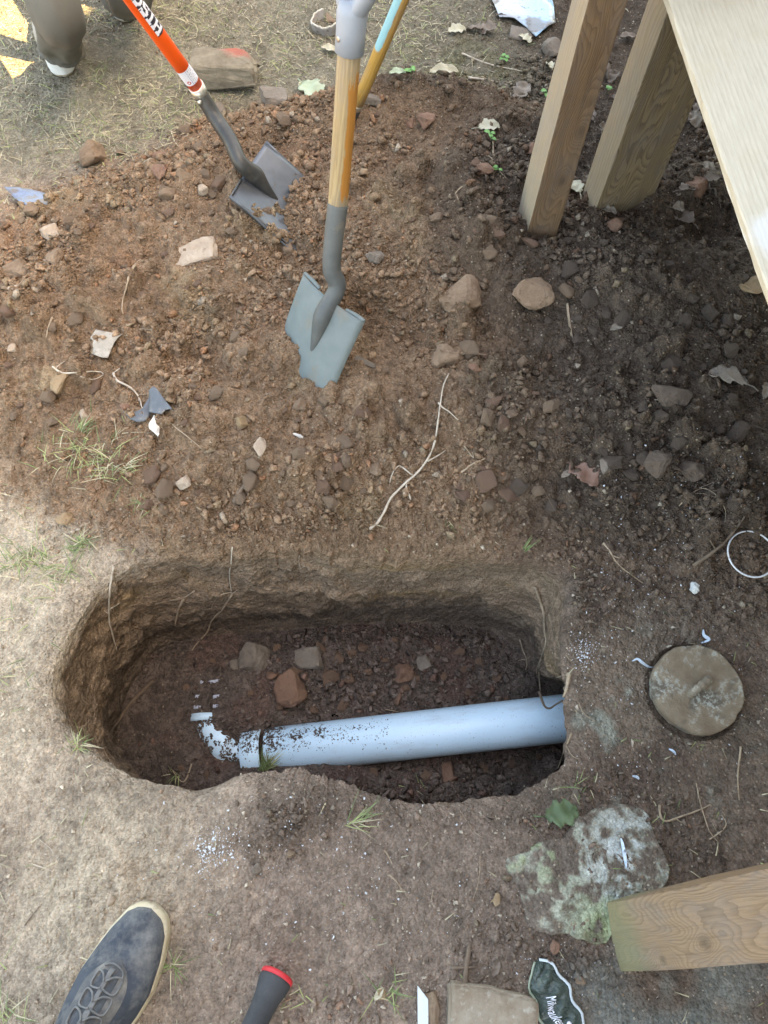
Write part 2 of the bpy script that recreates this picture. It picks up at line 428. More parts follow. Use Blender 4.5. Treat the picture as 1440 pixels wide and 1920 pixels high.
def soil_material(name, speck=.10, bstr=.9, grain=1.0):
    m, t, p = nodes(name); p.inputs['Roughness'].default_value = .95; p.inputs['Specular IOR Level'].default_value = .15
    at = t.nodes.new('ShaderNodeAttribute'); at.attribute_name = 'Col'; c = coords(t)
    n1 = noise(t, c, 45 * grain, 8, .7); n2 = noise(t, c, 300 * grain, 4, .7)
    v = t.nodes.new('ShaderNodeTexVoronoi'); v.inputs['Scale'].default_value = 210 * grain; t.links.new(c, v.inputs['Vector'])
    sep = t.nodes.new('ShaderNodeSeparateColor'); t.links.new(v.outputs['Color'], sep.inputs[0])
    f = math_(t, 'MULTIPLY', ramp(t, n1, .3, .7, .68, 1.32), ramp(t, n2, .3, .7, .76, 1.24))
    f = math_(t, 'MULTIPLY', f, ramp(t, sep.outputs[1], 0, 1, .82, 1.18))
    cc_ = t.nodes.new('ShaderNodeCombineColor')
    for i in range(3): t.links.new(f, cc_.inputs[i])
    col_ = mixc(t, at.outputs['Color'], cc_.outputs[0], 1.0, 'MULTIPLY')
    v2 = t.nodes.new('ShaderNodeTexVoronoi'); v2.inputs['Scale'].default_value = 150; t.links.new(c, v2.inputs['Vector'])
    sp2 = t.nodes.new('ShaderNodeSeparateColor'); t.links.new(v2.outputs['Color'], sp2.inputs[0])
    pick = math_(t, 'MULTIPLY', math_(t, 'GREATER_THAN', sp2.outputs[0], 1 - speck), math_(t, 'LESS_THAN', v2.outputs['Distance'], .30))
    tint = mixc(t, (.52, .45, .34), (.34, .22, .13), sp2.outputs[1])
    col_ = mixc(t, col_, tint, math_(t, 'MULTIPLY', pick, .75))
    t.links.new(col_, p.inputs['Base Color'])
    h = math_(t, 'ADD', math_(t, 'MULTIPLY', n1, .8), math_(t, 'MULTIPLY', math_(t, 'SUBTRACT', 1.0, v.outputs['Distance']), .5))
    h = math_(t, 'ADD', h, math_(t, 'MULTIPLY', n2, .45))
    v3 = t.nodes.new('ShaderNodeTexVoronoi'); v3.inputs['Scale'].default_value = 95 * grain; t.links.new(c, v3.inputs['Vector'])
    h = math_(t, 'ADD', h, math_(t, 'MULTIPLY', math_(t, 'SUBTRACT', 1.0, v3.outputs['Distance']), .7))
    bump(t, p, h, bstr, .011)
    return m
def mat(name, c1, c2, scale=20, rough=.7, metal=0.0, bstr=.3, bdist=.002, stretch=None, lo=.35, hi=.65, c3=None, s3=60, f3=(.55, .7), coat=0, spec=.5):
    m, t, p = nodes(name); p.inputs['Roughness'].default_value = rough; p.inputs['Metallic'].default_value = metal; p.inputs['Specular IOR Level'].default_value = spec
    if coat: p.inputs['Coat Weight'].default_value = coat
    c = coords(t, 'Object', stretch)
    n1 = noise(t, c, scale, 6, .65)
    cl = mixc(t, c1, c2, ramp(t, n1, lo, hi))
    if c3:
        n3 = noise(t, c, s3, 6, .7); cl = mixc(t, cl, c3, ramp(t, n3, *f3))
    t.links.new(cl, p.inputs['Base Color'])
    if bstr: bump(t, p, noise(t, c, scale * 4, 6, .7), bstr, bdist)
    return m
def wood(name, light, darkc, ring=22.0, rough=.75, end_green=False, axis_scale=(1, 1, .07), streak=.5, knots=(), loop=5.0):
    m, t, p = nodes(name); p.inputs['Roughness'].default_value = rough; p.inputs['Specular IOR Level'].default_value = .25
    c0 = coords(t, 'Object'); sx = t.nodes.new('ShaderNodeSeparateXYZ'); t.links.new(c0, sx.inputs[0])
    nz = noise(t, coords(t, 'Object', (1, .6, .22)), 13, 1.5, .45)
    nf = noise(t, coords(t, 'Object', (1, 1, .10)), 60, 3, .6)
    ph = math_(t, 'ADD', math_(t, 'MULTIPLY', math_(t, 'ADD', sx.outputs[0], sx.outputs[1]), ring * 4.0), math_(t, 'MULTIPLY', nz, loop * 8))
    ph = math_(t, 'ADD', ph, math_(t, 'MULTIPLY', nf, 1.6))
    kf = None
    for (kx, ky, kz, kr) in knots:
        vm = t.nodes.new('ShaderNodeVectorMath'); vm.operation = 'DISTANCE'; t.links.new(coords(t, 'Object', (1, 1, .6)), vm.inputs[0]); vm.inputs[1].default_value = (kx, ky, kz * .6)
        g = ramp(t, vm.outputs['Value'], kr * .7, kr * 3.2, 1, 0); ph = math_(t, 'ADD', ph, math_(t, 'MULTIPLY', math_(t, 'MULTIPLY', g, g), 5.0))
        kk = ramp(t, math_(t, 'ADD', vm.outputs['Value'], math_(t, 'MULTIPLY', nf, kr * .5)), kr * .3, kr * 1.3, .6, 0)
        kf = kk if kf is None else math_(t, 'MAXIMUM', kf, kk)
    w = math_(t, 'FRACT', ph, 0); ln = ramp(t, w, .35, .96); ln = math_(t, 'MULTIPLY', ln, ramp(t, w, .96, 1.0, 1, 0))
    fine = noise(t, coords(t, 'Object', (1, 1, .03)), 420, 4, .7)
    cl = mixc(t, light, darkc, math_(t, 'MULTIPLY', ln, streak))
    cl = mixc(t, cl, darkc, math_(t, 'MULTIPLY', ramp(t, fine, .45, .8), .6))
    big = noise(t, coords(t, 'Object', (1, 1, .3)), 16, 6, .65)
    cl = mixc(t, cl, tuple(.55 * v for v in darkc), ramp(t, big, .54, .80, 0, .65))
    grey = noise(t, coords(t, 'Object', (1, 1, .4)), 22, 6, .7); cl = mixc(t, cl, tuple(.8 * (sum(light) / 3) for _ in range(3)), ramp(t, grey, .45, .7, 0, .45))
    if kf is not None: cl = mixc(t, cl, (.045, .032, .02), kf)
    if end_green:
        e = math_(t, 'ADD', sx.outputs[2], math_(t, 'MULTIPLY', noise(t, c0, 36, 6, .7), .07))
        cl = mixc(t, cl, (.20, .195, .10), ramp(t, e, .055, .125, .65, 0))
    t.links.new(cl, p.inputs['Base Color'])
    bump(t, p, math_(t, 'ADD', math_(t, 'MULTIPLY', ln, -.5), fine), .6, .0015)
    return m

M = {}
M['ground'] = soil_material('soil_ground', .12, 1.0)
M['wall'] = soil_material('soil_pit_wall', .03, .8)
M['floor'] = soil_material('soil_pit_floor', .03, .9)
M['crumb'] = soil_material('soil_crumbs', .04, .6)
M['rock'] = mat('rock_brown', (.165, .105, .065), (.26, .18, .115), 26, .92, bstr=.8, bdist=.004, c3=(.12, .08, .055), s3=70)
M['rock_grey'] = mat('rock_grey', (.165, .130, .098), (.245, .20, .155), 24, .92, bstr=.8, bdist=.004, c3=(.12, .10, .08), s3=80)
M['rock_red'] = mat('rock_red', (.18, .095, .062), (.25, .145, .092), 28, .93, bstr=.8, bdist=.004, c3=(.13, .08, .055), s3=60)
M['rock_ochre'] = mat('rock_ochre', (.24, .16, .085), (.33, .235, .14), 26, .9, bstr=.6, bdist=.003, c3=(.2, .14, .09), s3=60)
M['rock_pale'] = mat('rock_pale', (.32, .235, .165), (.45, .36, .27), 30, .9, bstr=.6, bdist=.003, c3=(.24, .18, .13), s3=50)
M['rock_dark'] = mat('rock_dark', (.110, .077, .054), (.150, .108, .078), 28, .95, bstr=.9, bdist=.005, c3=(.05, .04, .033), s3=70)
M['clod'] = mat('clod_brown', (.245, .160, .100), (.33, .228, .148), 40, .96, bstr=1, bdist=.005, c3=(.12, .08, .055), s3=90)
M['white_rock'] = mat('stone_white', (.66, .62, .52), (.74, .72, .66), 30, .85, bstr=.4, c3=(.3, .24, .18), s3=45)

# ---------------------------------------------------------------- structure: ground, pit wall, pit floor
def sub_mesh(name, r0, r1, colour_rows, m, kind):
    V = ALL[r0:r1].reshape(-1, 3); q = grid_faces(0, r1 - r0)
    if kind == 'floor':
        V = np.concatenate([V, [[bc[0], bc[1], float(V[:NT, 2].mean())]]]); cn = len(V) - 1
    me = np_mesh(name, V, q)
    C = colour_rows.reshape(-1, 3)
    if kind == 'floor': C = np.concatenate([C, C[:1]])
    set_col(me, C)
    return tag(link(name, me, m), kind='structure')
CALL = np.concatenate([CF, CW, CG])
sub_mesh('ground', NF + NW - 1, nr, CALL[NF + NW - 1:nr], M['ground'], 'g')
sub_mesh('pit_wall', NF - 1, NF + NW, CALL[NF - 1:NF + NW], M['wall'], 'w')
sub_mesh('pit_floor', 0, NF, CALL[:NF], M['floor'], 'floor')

# ---------------------------------------------------------------- unseen building added outside the frame on the right to keep the sun off
M['siding'] = mat('painted_siding', (.42, .40, .36), (.48, .46, .42), 6, .8, bstr=.1)
M['roof'] = mat('roof_shingle', (.10, .095, .09), (.14, .13, .12), 30, .9)
M['pt_wood'] = wood('treated_timber', (.36, .25, .135), (.17, .105, .055), 20)
def box_mesh(sx, sy, sz, org=(0, 0, 0), bev=0.0, name='box'):
    bm = bmesh.new(); bmesh.ops.create_cube(bm, size=1)
    for v in bm.verts: v.co = Vector((v.co.x * sx + org[0], v.co.y * sy + org[1], v.co.z * sz + org[2]))
    if bev: bmesh.ops.bevel(bm, geom=bm.edges[:], offset=bev, segments=2, affect='EDGES', profile=.6)
    me = bpy.data.meshes.new(name); bm.to_mesh(me); bm.free(); return me
shading_house = empty('shading_house', (2.03, .6, 0), math.radians(-24))
tag(shading_house, 'unseen boarded building with overhanging roof, added to shade the dig from the right', 'shading_house')
link('wall', box_mesh(.2, 9, 3.2, (.1, 0, 1.6), 0, 'wall'), M['siding'], shading_house, Matrix())
link('roof', box_mesh(3.2, 9.6, .14, (.82, 0, 3.28), 0, 'roof'), M['roof'], shading_house, Matrix())
link('window', box_mesh(.04, 1.1, 1.2, (-.021, 1.4, 1.7), .004, 'window'), mat('window_glass', (.03, .035, .04), (.04, .045, .05), 3, .1, bstr=0), shading_house, Matrix())

# ---------------------------------------------------------------- timbers
def frame_of(z, x):
    z = Vector(z).normalized(); x = Vector(x); x = (x - z * x.dot(z)).normalized(); y = z.cross(x)
    m = Matrix((x, y, z)).transposed().to_4x4(); return m
def post(name, foot, wdir, wx, wy, length, mat_, label, zdir=(0, 0, 1), cat='post', group=None, pale=None):
    """foot = the nearest lower corner line; local z runs up the timber, x along the width"""
    m = Matrix.Translation(foot) @ frame_of(zdir, wdir)
    me = box_mesh(wx, wy, length, (wx / 2, wy / 2, length / 2 - .06), .003, name)
    # a little waviness of sawn timber
    bm = bmesh.new(); bm.from_mesh(me)
    bmesh.ops.subdivide_edges(bm, edges=[e for e in bm.edges if abs(e.verts[0].co.z - e.verts[1].co.z) > length * .5], cuts=24)
    for v in bm.verts:
        v.co.x += .0016 * math.sin(v.co.z * 9 + v.co.y * 30) + random.uniform(-.0006, .0006); v.co.y += .0014 * math.sin(v.co.z * 7 + 1 + v.co.x * 30)
    bm.to_mesh(me); bm.free()
    o = link(name, me, mat_, None, m)
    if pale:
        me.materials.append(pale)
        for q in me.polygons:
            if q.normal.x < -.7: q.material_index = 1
    return tag(o, label, cat, group)
wp = wood('weathered_lit_edge', (.40, .325, .225), (.21, .155, .10), 30, streak=.3, loop=2)  # weathered wood, made paler to carry the extra light on left faces
w1 = wood('post_wood', (.215, .135, .075), (.080, .050, .028), 22, loop=4, knots=((.045, 0, .27, .010), (.052, 0, .385, .011), (.03, 0, .72, .012)))
# left post of the pair: lower corner between its two visible faces
pc = surf(988, 436); a0 = math.radians(4)
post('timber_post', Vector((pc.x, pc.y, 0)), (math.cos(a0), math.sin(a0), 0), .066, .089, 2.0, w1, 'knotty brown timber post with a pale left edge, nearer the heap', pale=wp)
pc2 = surf(1115, 398); a1 = math.radians(20)
w2 = wood('post_wood_dark', (.24, .175, .10), (.085, .058, .034), 14, streak=.7)
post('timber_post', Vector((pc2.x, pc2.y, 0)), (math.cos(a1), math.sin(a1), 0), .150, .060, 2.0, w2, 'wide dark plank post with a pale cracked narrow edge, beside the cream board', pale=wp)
# post at the lower right, standing on the slab
A_tl, A_bl = c2w(1137, 1693, 1.235), c2w(1157, 1822, 1.235)
B_tl, B_bl = c2w(1440, 1630, .885), c2w(1440, 1808, .885)
zax = ((B_tl - A_tl) + (B_bl - A_bl)).normalized()
w3 = wood('post_wood_green', (.31, .215, .135), (.12, .076, .046), 20, end_green=True, streak=.40, loop=7, knots=((.070, 0, .24, .012), (.085, 0, .115, .008)))
xax = (A_bl - A_tl)
o = post('timber_post', A_tl, xax, .112, .06, 2.3, w3, 'timber post with swirling grain and a green algae stained foot, at lower right', zdir=zax)
# face seen must be at local y = 0 : flip the box away from the lens if needed
for ob in [o]:
    my = (ob.matrix_basis.to_3x3() @ Vector((0, 1, 0)))
    if my.dot(CAM - A_tl) > 0:
        for v in ob.data.vertices: v.co.y = -v.co.y
        ob.data.flip_normals()
mi_ = o.matrix_basis.inverted(); yw = o.matrix_basis.to_3x3() @ Vector((0, 1, 0)); LT = 2.36
ut, ub = (B_tl - A_tl).normalized(), (B_bl - A_bl).normalized()
for v in o.data.vertices:
    s_ = max(v.co.z, 0.0) if v.co.z > -.05 else 0.0; u_ = v.co.x / .112
    wpt = (A_tl + ut * s_).lerp(A_bl + ub * s_, u_) + yw * v.co.y
    v.co = mi_ @ wpt
# cream board
b1, b2 = P0(1247, 0, .63), P0(1440, 560, .63)
b2.z = b1.z = .63
ax = (b2 - b1).normalized()
mb, t, p = nodes('cream_board_paint'); p.inputs['Roughness'].default_value = .7
c = coords(t, 'Object'); cst = coords(t, 'Object', (1.0, .12, 1))
nfi = noise(t, cst, 160, 4, .7); nbg = noise(t, c, 8, 4, .6)
wv = t.nodes.new('ShaderNodeTexWave'); wv.bands_direction = 'X'; wv.inputs['Scale'].default_value = 38; wv.inputs['Distortion'].default_value = 1.2; wv.inputs['Detail'].default_value = 2; t.links.new(cst, wv.inputs['Vector'])
cl = mixc(t, (.56, .50, .38), (.46, .40, .29), ramp(t, nfi, .4, .75)); cl = mixc(t, cl, (.60, .55, .44), ramp(t, wv.outputs['Fac'], .5, 1, 0, .4))
cl = mixc(t, cl, (.50, .42, .28), ramp(t, nbg, .5, .75, 0, .6))
vm = t.nodes.new('ShaderNodeVectorMath'); vm.operation = 'DISTANCE'; t.links.new(c, vm.inputs[0]); vm.inputs[1].default_value = (.060, .505, 0)
cl = mixc(t, cl, (.61, .59, .53), ramp(t, math_(t, 'ADD', vm.outputs['Value'], math_(t, 'MULTIPLY', noise(t, c, 18, 4, .6), .05)), .075, .09, 1, 0))
t.links.new(cl, p.inputs['Base Color']); bump(t, p, math_(t, 'ADD', math_(t, 'MULTIPLY', wv.outputs['Fac'], .35), nfi), .5, .0016)
yax = ax; zz = Vector((0, 0, 1)); xa = yax.cross(zz)
if xa.x < 0: xa = -xa
mm = Matrix((xa, yax, xa.cross(yax))).transposed().to_4x4()
L = 1.7; me = box_mesh(.60, L, .012, (.30, .28, 0), .002, 'cream_board')
bm = bmesh.new(); bm.from_mesh(me); bmesh.ops.subdivide_edges(bm, edges=[e for e in bm.edges if abs(e.verts[0].co.y - e.verts[1].co.y) > 1], cuts=60)
for v in bm.verts:
    if v.co.x < .02: v.co.x += random.uniform(-.0012, .0012)
bm.to_mesh(me); bm.free()
board = link('cream_board', me, mb, None, Matrix.Translation(b1) @ mm)
tag(board, 'pale cream rough board with a white patch crossing the upper right corner', 'board')

# ---------------------------------------------------------------- pipe
def pvc(name, dirt=0.0):
    m, t, p = nodes(name); p.inputs['Roughness'].default_value = .32
    c = coords(t); n = noise(t, c, 5, 3, .5)
    cl = mixc(t, (.60, .84, .98), (.68, .88, .99), n)
    big = noise(t, coords(t, 'Object', (1, 1, 1)), 26, 5, .7); fi = noise(t, c, 190, 3, .75)
    z = t.nodes.new('ShaderNodeSeparateXYZ'); t.links.new(coords(t, 'Object'), z.inputs[0])
    # soil grains lying along the upper left part of the pipe (local x runs along it)
    along = ramp(t, z.outputs[0], .02, .34, .16, -.14)
    f = math_(t, 'ADD', math_(t, 'ADD', math_(t, 'MULTIPLY', big, .55), math_(t, 'MULTIPLY', fi, .6)), along)
    crest = math_(t, 'MULTIPLY', math_(t, 'ABSOLUTE', math_(t, 'ADD', z.outputs[1], -.022), 0), -3.0)
    f = math_(t, 'ADD', f, crest); f = math_(t, 'ADD', f, dirt)
    sp_ = noise(t, c, 330, 2, .6); cl = mixc(t, cl, (.20, .17, .15), ramp(t, math_(t, 'ADD', sp_, math_(t, 'MULTIPLY', big, .25)), .80, .84, 0, .9))
    sm_ = noise(t, coords(t, 'Object', (.25, 1, 1)), 22, 5, .7); cl = mixc(t, cl, (.40, .38, .36), ramp(t, sm_, .52, .78, 0, .45))
    cl = mixc(t, cl, (.085, .062, .048), ramp(t, f, .665, .70))
    t.links.new(cl, p.inputs['Base Color'])
    r = ramp(t, f, .665, .70, .32, .9); t.links.new(r, p.inputs['Roughness'])
    bump(t, p, ramp(t, f, .66, .75), .5, .004)
    return m
M['pvc'] = pvc('pvc_pale_blue'); M['pvc_dirty'] = pvc('pvc_soiled', .135)
def floor_top(px, py): return surf(px, py)
PR = .0515
pa = c2w(499, 1409, 1.742); pb = c2w(1090, 1343, 1.70)
axp = (pb - pa).normalized()
pipe = empty('drain_pipe', pa)
tag(pipe, 'long pale blue plastic drain pipe lying half buried in the pit', 'pipe')
def cyl_shell(name, p0, p1, r, mat_, parent, seg=48, thick=.004, rows=2, prof=None):
    L_ = (p1 - p0).length; ax_ = (p1 - p0).normalized()
    m = Matrix.Translation(p0) @ Matrix((ax_, Vector((0, 0, 1)).cross(ax_).normalized(), ax_.cross(Vector((0, 0, 1)).cross(ax_).normalized()))).transposed().to_4x4()
    V, Fc = [], []
    st_ = [(0, r - thick), (0, r - .001), (.001, r)] + [(L_ * k / rows, r + (prof(k / rows) if prof else 0)) for k in range(1, rows)] + [(L_ - .001, r), (L_, r - .001), (L_, r - thick), (0, r - thick)]
    for (x, rr) in st_:
        for k in range(seg):
            w = 2 * math.pi * k / seg; V.append((x, rr * math.cos(w), rr * math.sin(w)))
    for i in range(len(st_) - 1):
        for k in range(seg):
            k2 = (k + 1) % seg; Fc.append((i * seg + k, i * seg + k2, (i + 1) * seg + k2, (i + 1) * seg + k))
    me = mesh_from(V, Fc, name, True)
    bm = bmesh.new(); bm.from_mesh(me); bmesh.ops.recalc_face_normals(bm, faces=bm.faces); bm.to_mesh(me); bm.free()
    o = link(name, me, mat_); o.parent = parent; o.matrix_basis = Matrix.Translation(-Vector(parent.location)) @ m
    return o
cyl_shell('pipe_barrel', pa + axp * .005, pb, PR, M['pvc'], pipe)
cyl_shell('coupling', pa - axp * .048, pa - axp * .004, PR + .003, M['pvc'], pipe)
# buried elbow and ribbed hose: only their crests break through the soil
el = empty('buried_elbow', surf(420, 1390)); tag(el, 'pale blue pipe elbow almost buried in soil at the left end of the drain pipe', 'pipe elbow')
e0 = pa - axp * .052
k1 = P0(418, 1392, -.421); k2 = P0(392, 1352, -.426)
path = catmull([tuple(e0 + Vector((0, 0, -.012))), tuple(e0.lerp(k1, .5) + Vector((-.004, -.004, -.012))), tuple(k1 + Vector((0, 0, -.006))), tuple(k2)], 6)
V, Fc = tube_data(path, .040, 24); o = link('elbow_bend', mesh_from(V, Fc, 'elbow_bend', True), M['pvc_dirty'], el)
V, Fc = tube_data([k2 + Vector((0, -.004, 0)), k2 + Vector((0, .012, 0))], .045, 24); link('elbow_collar', mesh_from(V, Fc, 'elbow_collar', True), M['pvc_dirty'], el)
hose = empty('ribbed_hose', surf(400, 1300)); tag(hose, 'white ribbed hose showing as small stripes through the soil beyond the elbow', 'hose')
M['rib'] = mat('white_rib', (.50, .52, .60), (.42, .44, .50), 40, .5, bstr=.2, c3=(.1, .08, .06), s3=160, f3=(.50, .56))
for (px, py, w_, dz) in [(402, 1278, 13, .002), (406, 1306, 8, .002), (405, 1324, 7, .002), (379, 1279, 5, .001), (371, 1306, 7, .001), (371, 1326, 9, .002)]:
    dz -= .0016
    c0 = surf(px, py); h = w_ / F * 1.5
    V, Fc = [], []
    for k in range(7):
        x = -h + 2 * h * k / 6; z = .0035 * (1 - (x / h) ** 2) + (.0008 if k % 2 else 0)
        for yy, zd in ((-.0045, -.006), (-.0035, .0), (.0035, .0), (.0045, -.006)): V.append((x, yy, z + zd + dz))
    for k in range(6):
        for q in range(3): a = k * 4 + q; Fc.append((a, a + 4, a + 5, a + 1))
    o = link('rib', mesh_from(V, Fc, 'rib', True), M['rib'], hose); o.location = Vector(c0) ; o.rotation_euler = (0, 0, random.uniform(-.1, .25) - .05)

# ---------------------------------------------------------------- shovels
def dirty_steel(name, c1, c2, rough=.5, metal=.6, dirt=(.20, .135, .085), f3=(.56, .66)):
    m = mat(name, c1, c2, 10, rough, metal, .15, .001, c3=dirt, s3=22, f3=f3); return m
M['grey_blade'] = dirty_steel('grey_painted_steel', (.125, .155, .148), (.17, .20, .19), .72, .0, (.20, .165, .12), (.54, .78))
M['grey_socket'] = dirty_steel('grey_socket_steel', (.07, .080, .080), (.13, .135, .122), .6, .1, (.24, .19, .13), (.58, .78))
M['dark_blade'] = dirty_steel('dark_blade_steel', (.11, .118, .125), (.165, .172, .18), .42, .5, (.13, .10, .075), (.58, .76))
M['dark_socket'] = dirty_steel('dark_socket_steel', (.042, .042, .040), (.10, .092, .078), .45, .4, (.15, .115, .08), (.60, .8))
def blade(name, TL, TR, down, L_, mat_, parent, bow=.014, nx=24, ny=24, side=0.0, edge_turn=.006, back=1):
    """a square shovel blade: TL, TR its shoulders, down the way it points"""
    TL, TR = Vector(TL), Vector(TR); ux = TR - TL; W = ux.length; ux.normalize(); dn = Vector(down); dn = (dn - ux * dn.dot(ux)).normalized(); nz = ux.cross(dn).normalized()
    if nz.dot(CAM - TL) < 0: nz = -nz
    V, Fc = [], []
    for j in range(ny + 1):
        v = j / ny
        for i in range(nx + 1):
            u = i / nx
            taper = 1 - .05 * v
            x = (u - .5) * W * taper
            y = v * L_
            # shoulders dip towards the socket, cheeks curl at the sides
            z = bow * (1 - abs(2 * u - 1) ** 2.2) * back - side * (max(0, abs(2 * u - 1) - .93) / .07) ** 1.0 * (1 - .55 * v) * back
            z += -.010 * math.sin(v * math.pi * .5) * 0 + .006 * math.sin(v * 3.0)
            V.append(TL + ux * (x + W / 2) + dn * y + nz * z)
    for j in range(ny):
        for i in range(nx):
            a = j * (nx + 1) + i; Fc.append((a, a + 1, a + nx + 2, a + nx + 1))
    me = mesh_from(V, Fc, name, True)
    o = link(name, me, mat_, parent)
    sm = o.modifiers.new('thick', 'SOLIDIFY'); sm.thickness = .0028; sm.offset = 0
    return o, ux, dn, nz, W
def step(name, A, B, out, w_, mat_, parent):
    """turned foot rest along the shoulder"""
    A, B = Vector(A), Vector(B); out = Vector(out).normalized(); V, Fc = [], []
    for k in range(9):
        p_ = A.lerp(B, k / 8); wv_ = w_ * (1 - .35 * abs(k / 8 - .5) * 2)
        V += [p_, p_ + out * wv_ * .6 + (B - A).cross(out).normalized() * .0015, p_ + out * wv_]
    for k in range(8):
        for q in range(2): a = k * 3 + q; Fc.append((a, a + 3, a + 4, a + 1))
    o = link(name, mesh_from(V, Fc, name, True), mat_, parent); s_ = o.modifiers.new('thick', 'SOLIDIFY'); s_.thickness = .003; s_.offset = 0
    return o
# --- grey shovel
sh = empty('shovel', surf(620, 700)); tag(sh, 'square grey shovel with a wooden shaft standing upright in the middle of the heap', 'shovel')
TL = c2w(567, 512, 1.56); TR = c2w(680, 603, 1.46)
BRp = c2w(628, 737, 1.540)
dn = (BRp - TR)
bo, ux, dnv, nzv, W = blade('blade', TL, TR, dn, .235, M['grey_blade'], sh, bow=.016, side=.006)
step('foot_rest', TL + nzv * -.001 + ux * .002, TL.lerp(TR, .36) + nzv * .013, -dnv * .3 - nzv, .010, M['grey_blade'], sh)
step('foot_rest', TL.lerp(TR, .78) + nzv * .010, TR + nzv * -.001, -dnv * .3 - nzv, .010, M['grey_blade'], sh)
mid = TL.lerp(TR, .60)
hB = c2w(633, 392, 1.395); hA = c2w(655, 97, 1.175)
hd = (hA - hB).normalized()
pth = catmull([tuple(hB + hd * .01), tuple(c2w(625, 455, 1.425)), tuple(c2w(622, 505, 1.455)), tuple(c2w(632, 540, 1.478)), tuple(mid + dnv * .030 + nzv * .024), tuple(mid + dnv * .075 + nzv * .020), tuple(mid + dnv * .125 + nzv * .014)], 8)
nn = len(pth); rad = [np.interp(i / (nn - 1), [0, .35, .55, .68, .85, 1], [.0188, .0172, .0170, .0185, .0120, .0030]) for i in range(nn)]
tube('socket', [Vector(p) for p in pth], rad, M['grey_socket'], sh, 24)
wsh = wood('shaft_wood', (.50, .36, .18), (.20, .125, .055), 30, .5, streak=.35, axis_scale=(1, 1, .06), loop=1)
def shaft(name, a, b, r0, r1, mat_, parent, seg=24, rows=14):
    a, b = Vector(a), Vector(b); z = (b - a); L_ = z.length
    fr = frame_of(z, (1, 0, 0)); m = Matrix.Translation(a) @ fr
    V, Fc = tube_data([(0, 0, L_ * k / rows) for k in range(rows + 1)], [r0 + (r1 - r0) * k / rows for k in range(rows + 1)], seg)
    o = link(name, mesh_from(V, Fc, name, True), mat_); o.parent = parent; o.matrix_basis = Matrix.Translation(-Vector(parent.location)) @ m
    return o
def shaft_mat(name, light, darkc, paint, px0, side, zr_, edge=.10):
    """bare and varnished wood; paint left on one side of the shaft between two heights"""
    m = wood(name, light, darkc, 34, .45, streak=.3, axis_scale=(1, 1, .05), loop=1.2); t = m.node_tree; p = t.nodes['Principled BSDF']
    src = p.inputs['Base Color'].links[0].from_socket
    sx = t.nodes.new('ShaderNodeSeparateXYZ'); t.links.new(coords(t), sx.inputs[0])
    dotp = math_(t, 'ADD', math_(t, 'MULTIPLY', sx.outputs[0], side[0]), math_(t, 'MULTIPLY', sx.outputs[1], side[1]))
    nz_ = noise(t, coords(t, 'Object', (1, 1, .25)), 60, 4, .7)
    f = math_(t, 'ADD', dotp, math_(t, 'MULTIPLY', math_(t, 'SUBTRACT', nz_, .5), .012))
    f = ramp(t, f, px0, px0 + .0012)
    zz_ = math_(t, 'ADD', sx.outputs[2], math_(t, 'MULTIPLY', math_(t, 'SUBTRACT', nz_, .5), edge))
    f = math_(t, 'MULTIPLY', f, math_(t, 'MULTIPLY', ramp(t, zz_, zr_[0], zr_[0] + .006), ramp(t, zz_, zr_[1], zr_[1] + .006, 1, 0)))
    cl = mixc(t, src, paint, math_(t, 'MULTIPLY', f, .85)); t.links.new(cl, p.inputs['Base Color']); return m
hL = (hA - hB).length
def local_dir(a, b, pix0, pix1, zc):
    z = (Vector(b) - Vector(a)); fr = frame_of(z, (1, 0, 0)).to_3x3(); v = c2w(*pix1, zc) - c2w(*pix0, zc); v = fr.transposed() @ v; v.z = 0; return v.normalized()
sdv = local_dir(hB, hA, (650, 250), (664, 250), 1.28)
vis = (frame_of(hA - hB, (1, 0, 0)).to_3x3().transposed() @ (CAM - hB)); vis.z = 0; vis.normalize()
sd2 = (sdv * .8 + vis * .6).normalized()
wsh1 = shaft_mat('shaft_wood_orange', (.50, .365, .195), (.19, .12, .06), (.50, .20, .03), .0130, (sd2.x, sd2.y), (.035, hL - .035))
shaft('wooden_shaft', hB, hA + hd * .02, .0178, .0182, wsh1, sh)
M['grip'] = mat('grip_plastic', (.28, .315, .35), (.33, .36, .39), 12, .5, bstr=.1, c3=(.30, .30, .28), s3=18, f3=(.6, .8))
# grip: sleeve widening into the two arms of the D
g0 = hA; g1 = hA + hd * .095
sidev = (c2w(700, 0, 1.1) - c2w(650, 0, 1.1)); sidev = (sidev - hd * sidev.dot(hd)).normalized()
sidev = (sidev * .75 + hd.cross(sidev) * -.66).normalized()
tube('grip_sleeve', [g0 - hd * .002, g0, g0 + hd * .03, g0 + hd * .055, g0 + hd * .07], [.0195, .0225, .0225, .0235, .019], M['grip'], sh, 28)
for sgn in (-1, 1):
    pts = [g0 + hd * .045, g0 + hd * .065 + sidev * sgn * .014, g0 + hd * .10 + sidev * sgn * .036, g0 + hd * .14 + sidev * sgn * .052, g0 + hd * .185 + sidev * sgn * .055]
    pts = [Vector(q) for q in catmull([tuple(q) for q in pts], 6)]
    tube('grip_arm', pts, [np.interp(i, [0, 6, 24], [.018, .0155, .011]) for i in range(len(pts))], M['grip'], sh, 18, flat=.8)
tube('grip_bar', [g0 + hd * .178 - sidev * .058, g0 + hd * .184, g0 + hd * .178 + sidev * .058], [.0125, .0145, .0125], M['grip'], sh, 18)
rv = g0 + hd * .022; rn_ = (CAM - rv); rn_ = (rn_ - hd * rn_.dot(hd)).normalized(); rn_ = (rn_ - sdv.length * (hd.cross(rn_)) * .0).normalized()
lft = hd.cross(rn_).normalized()
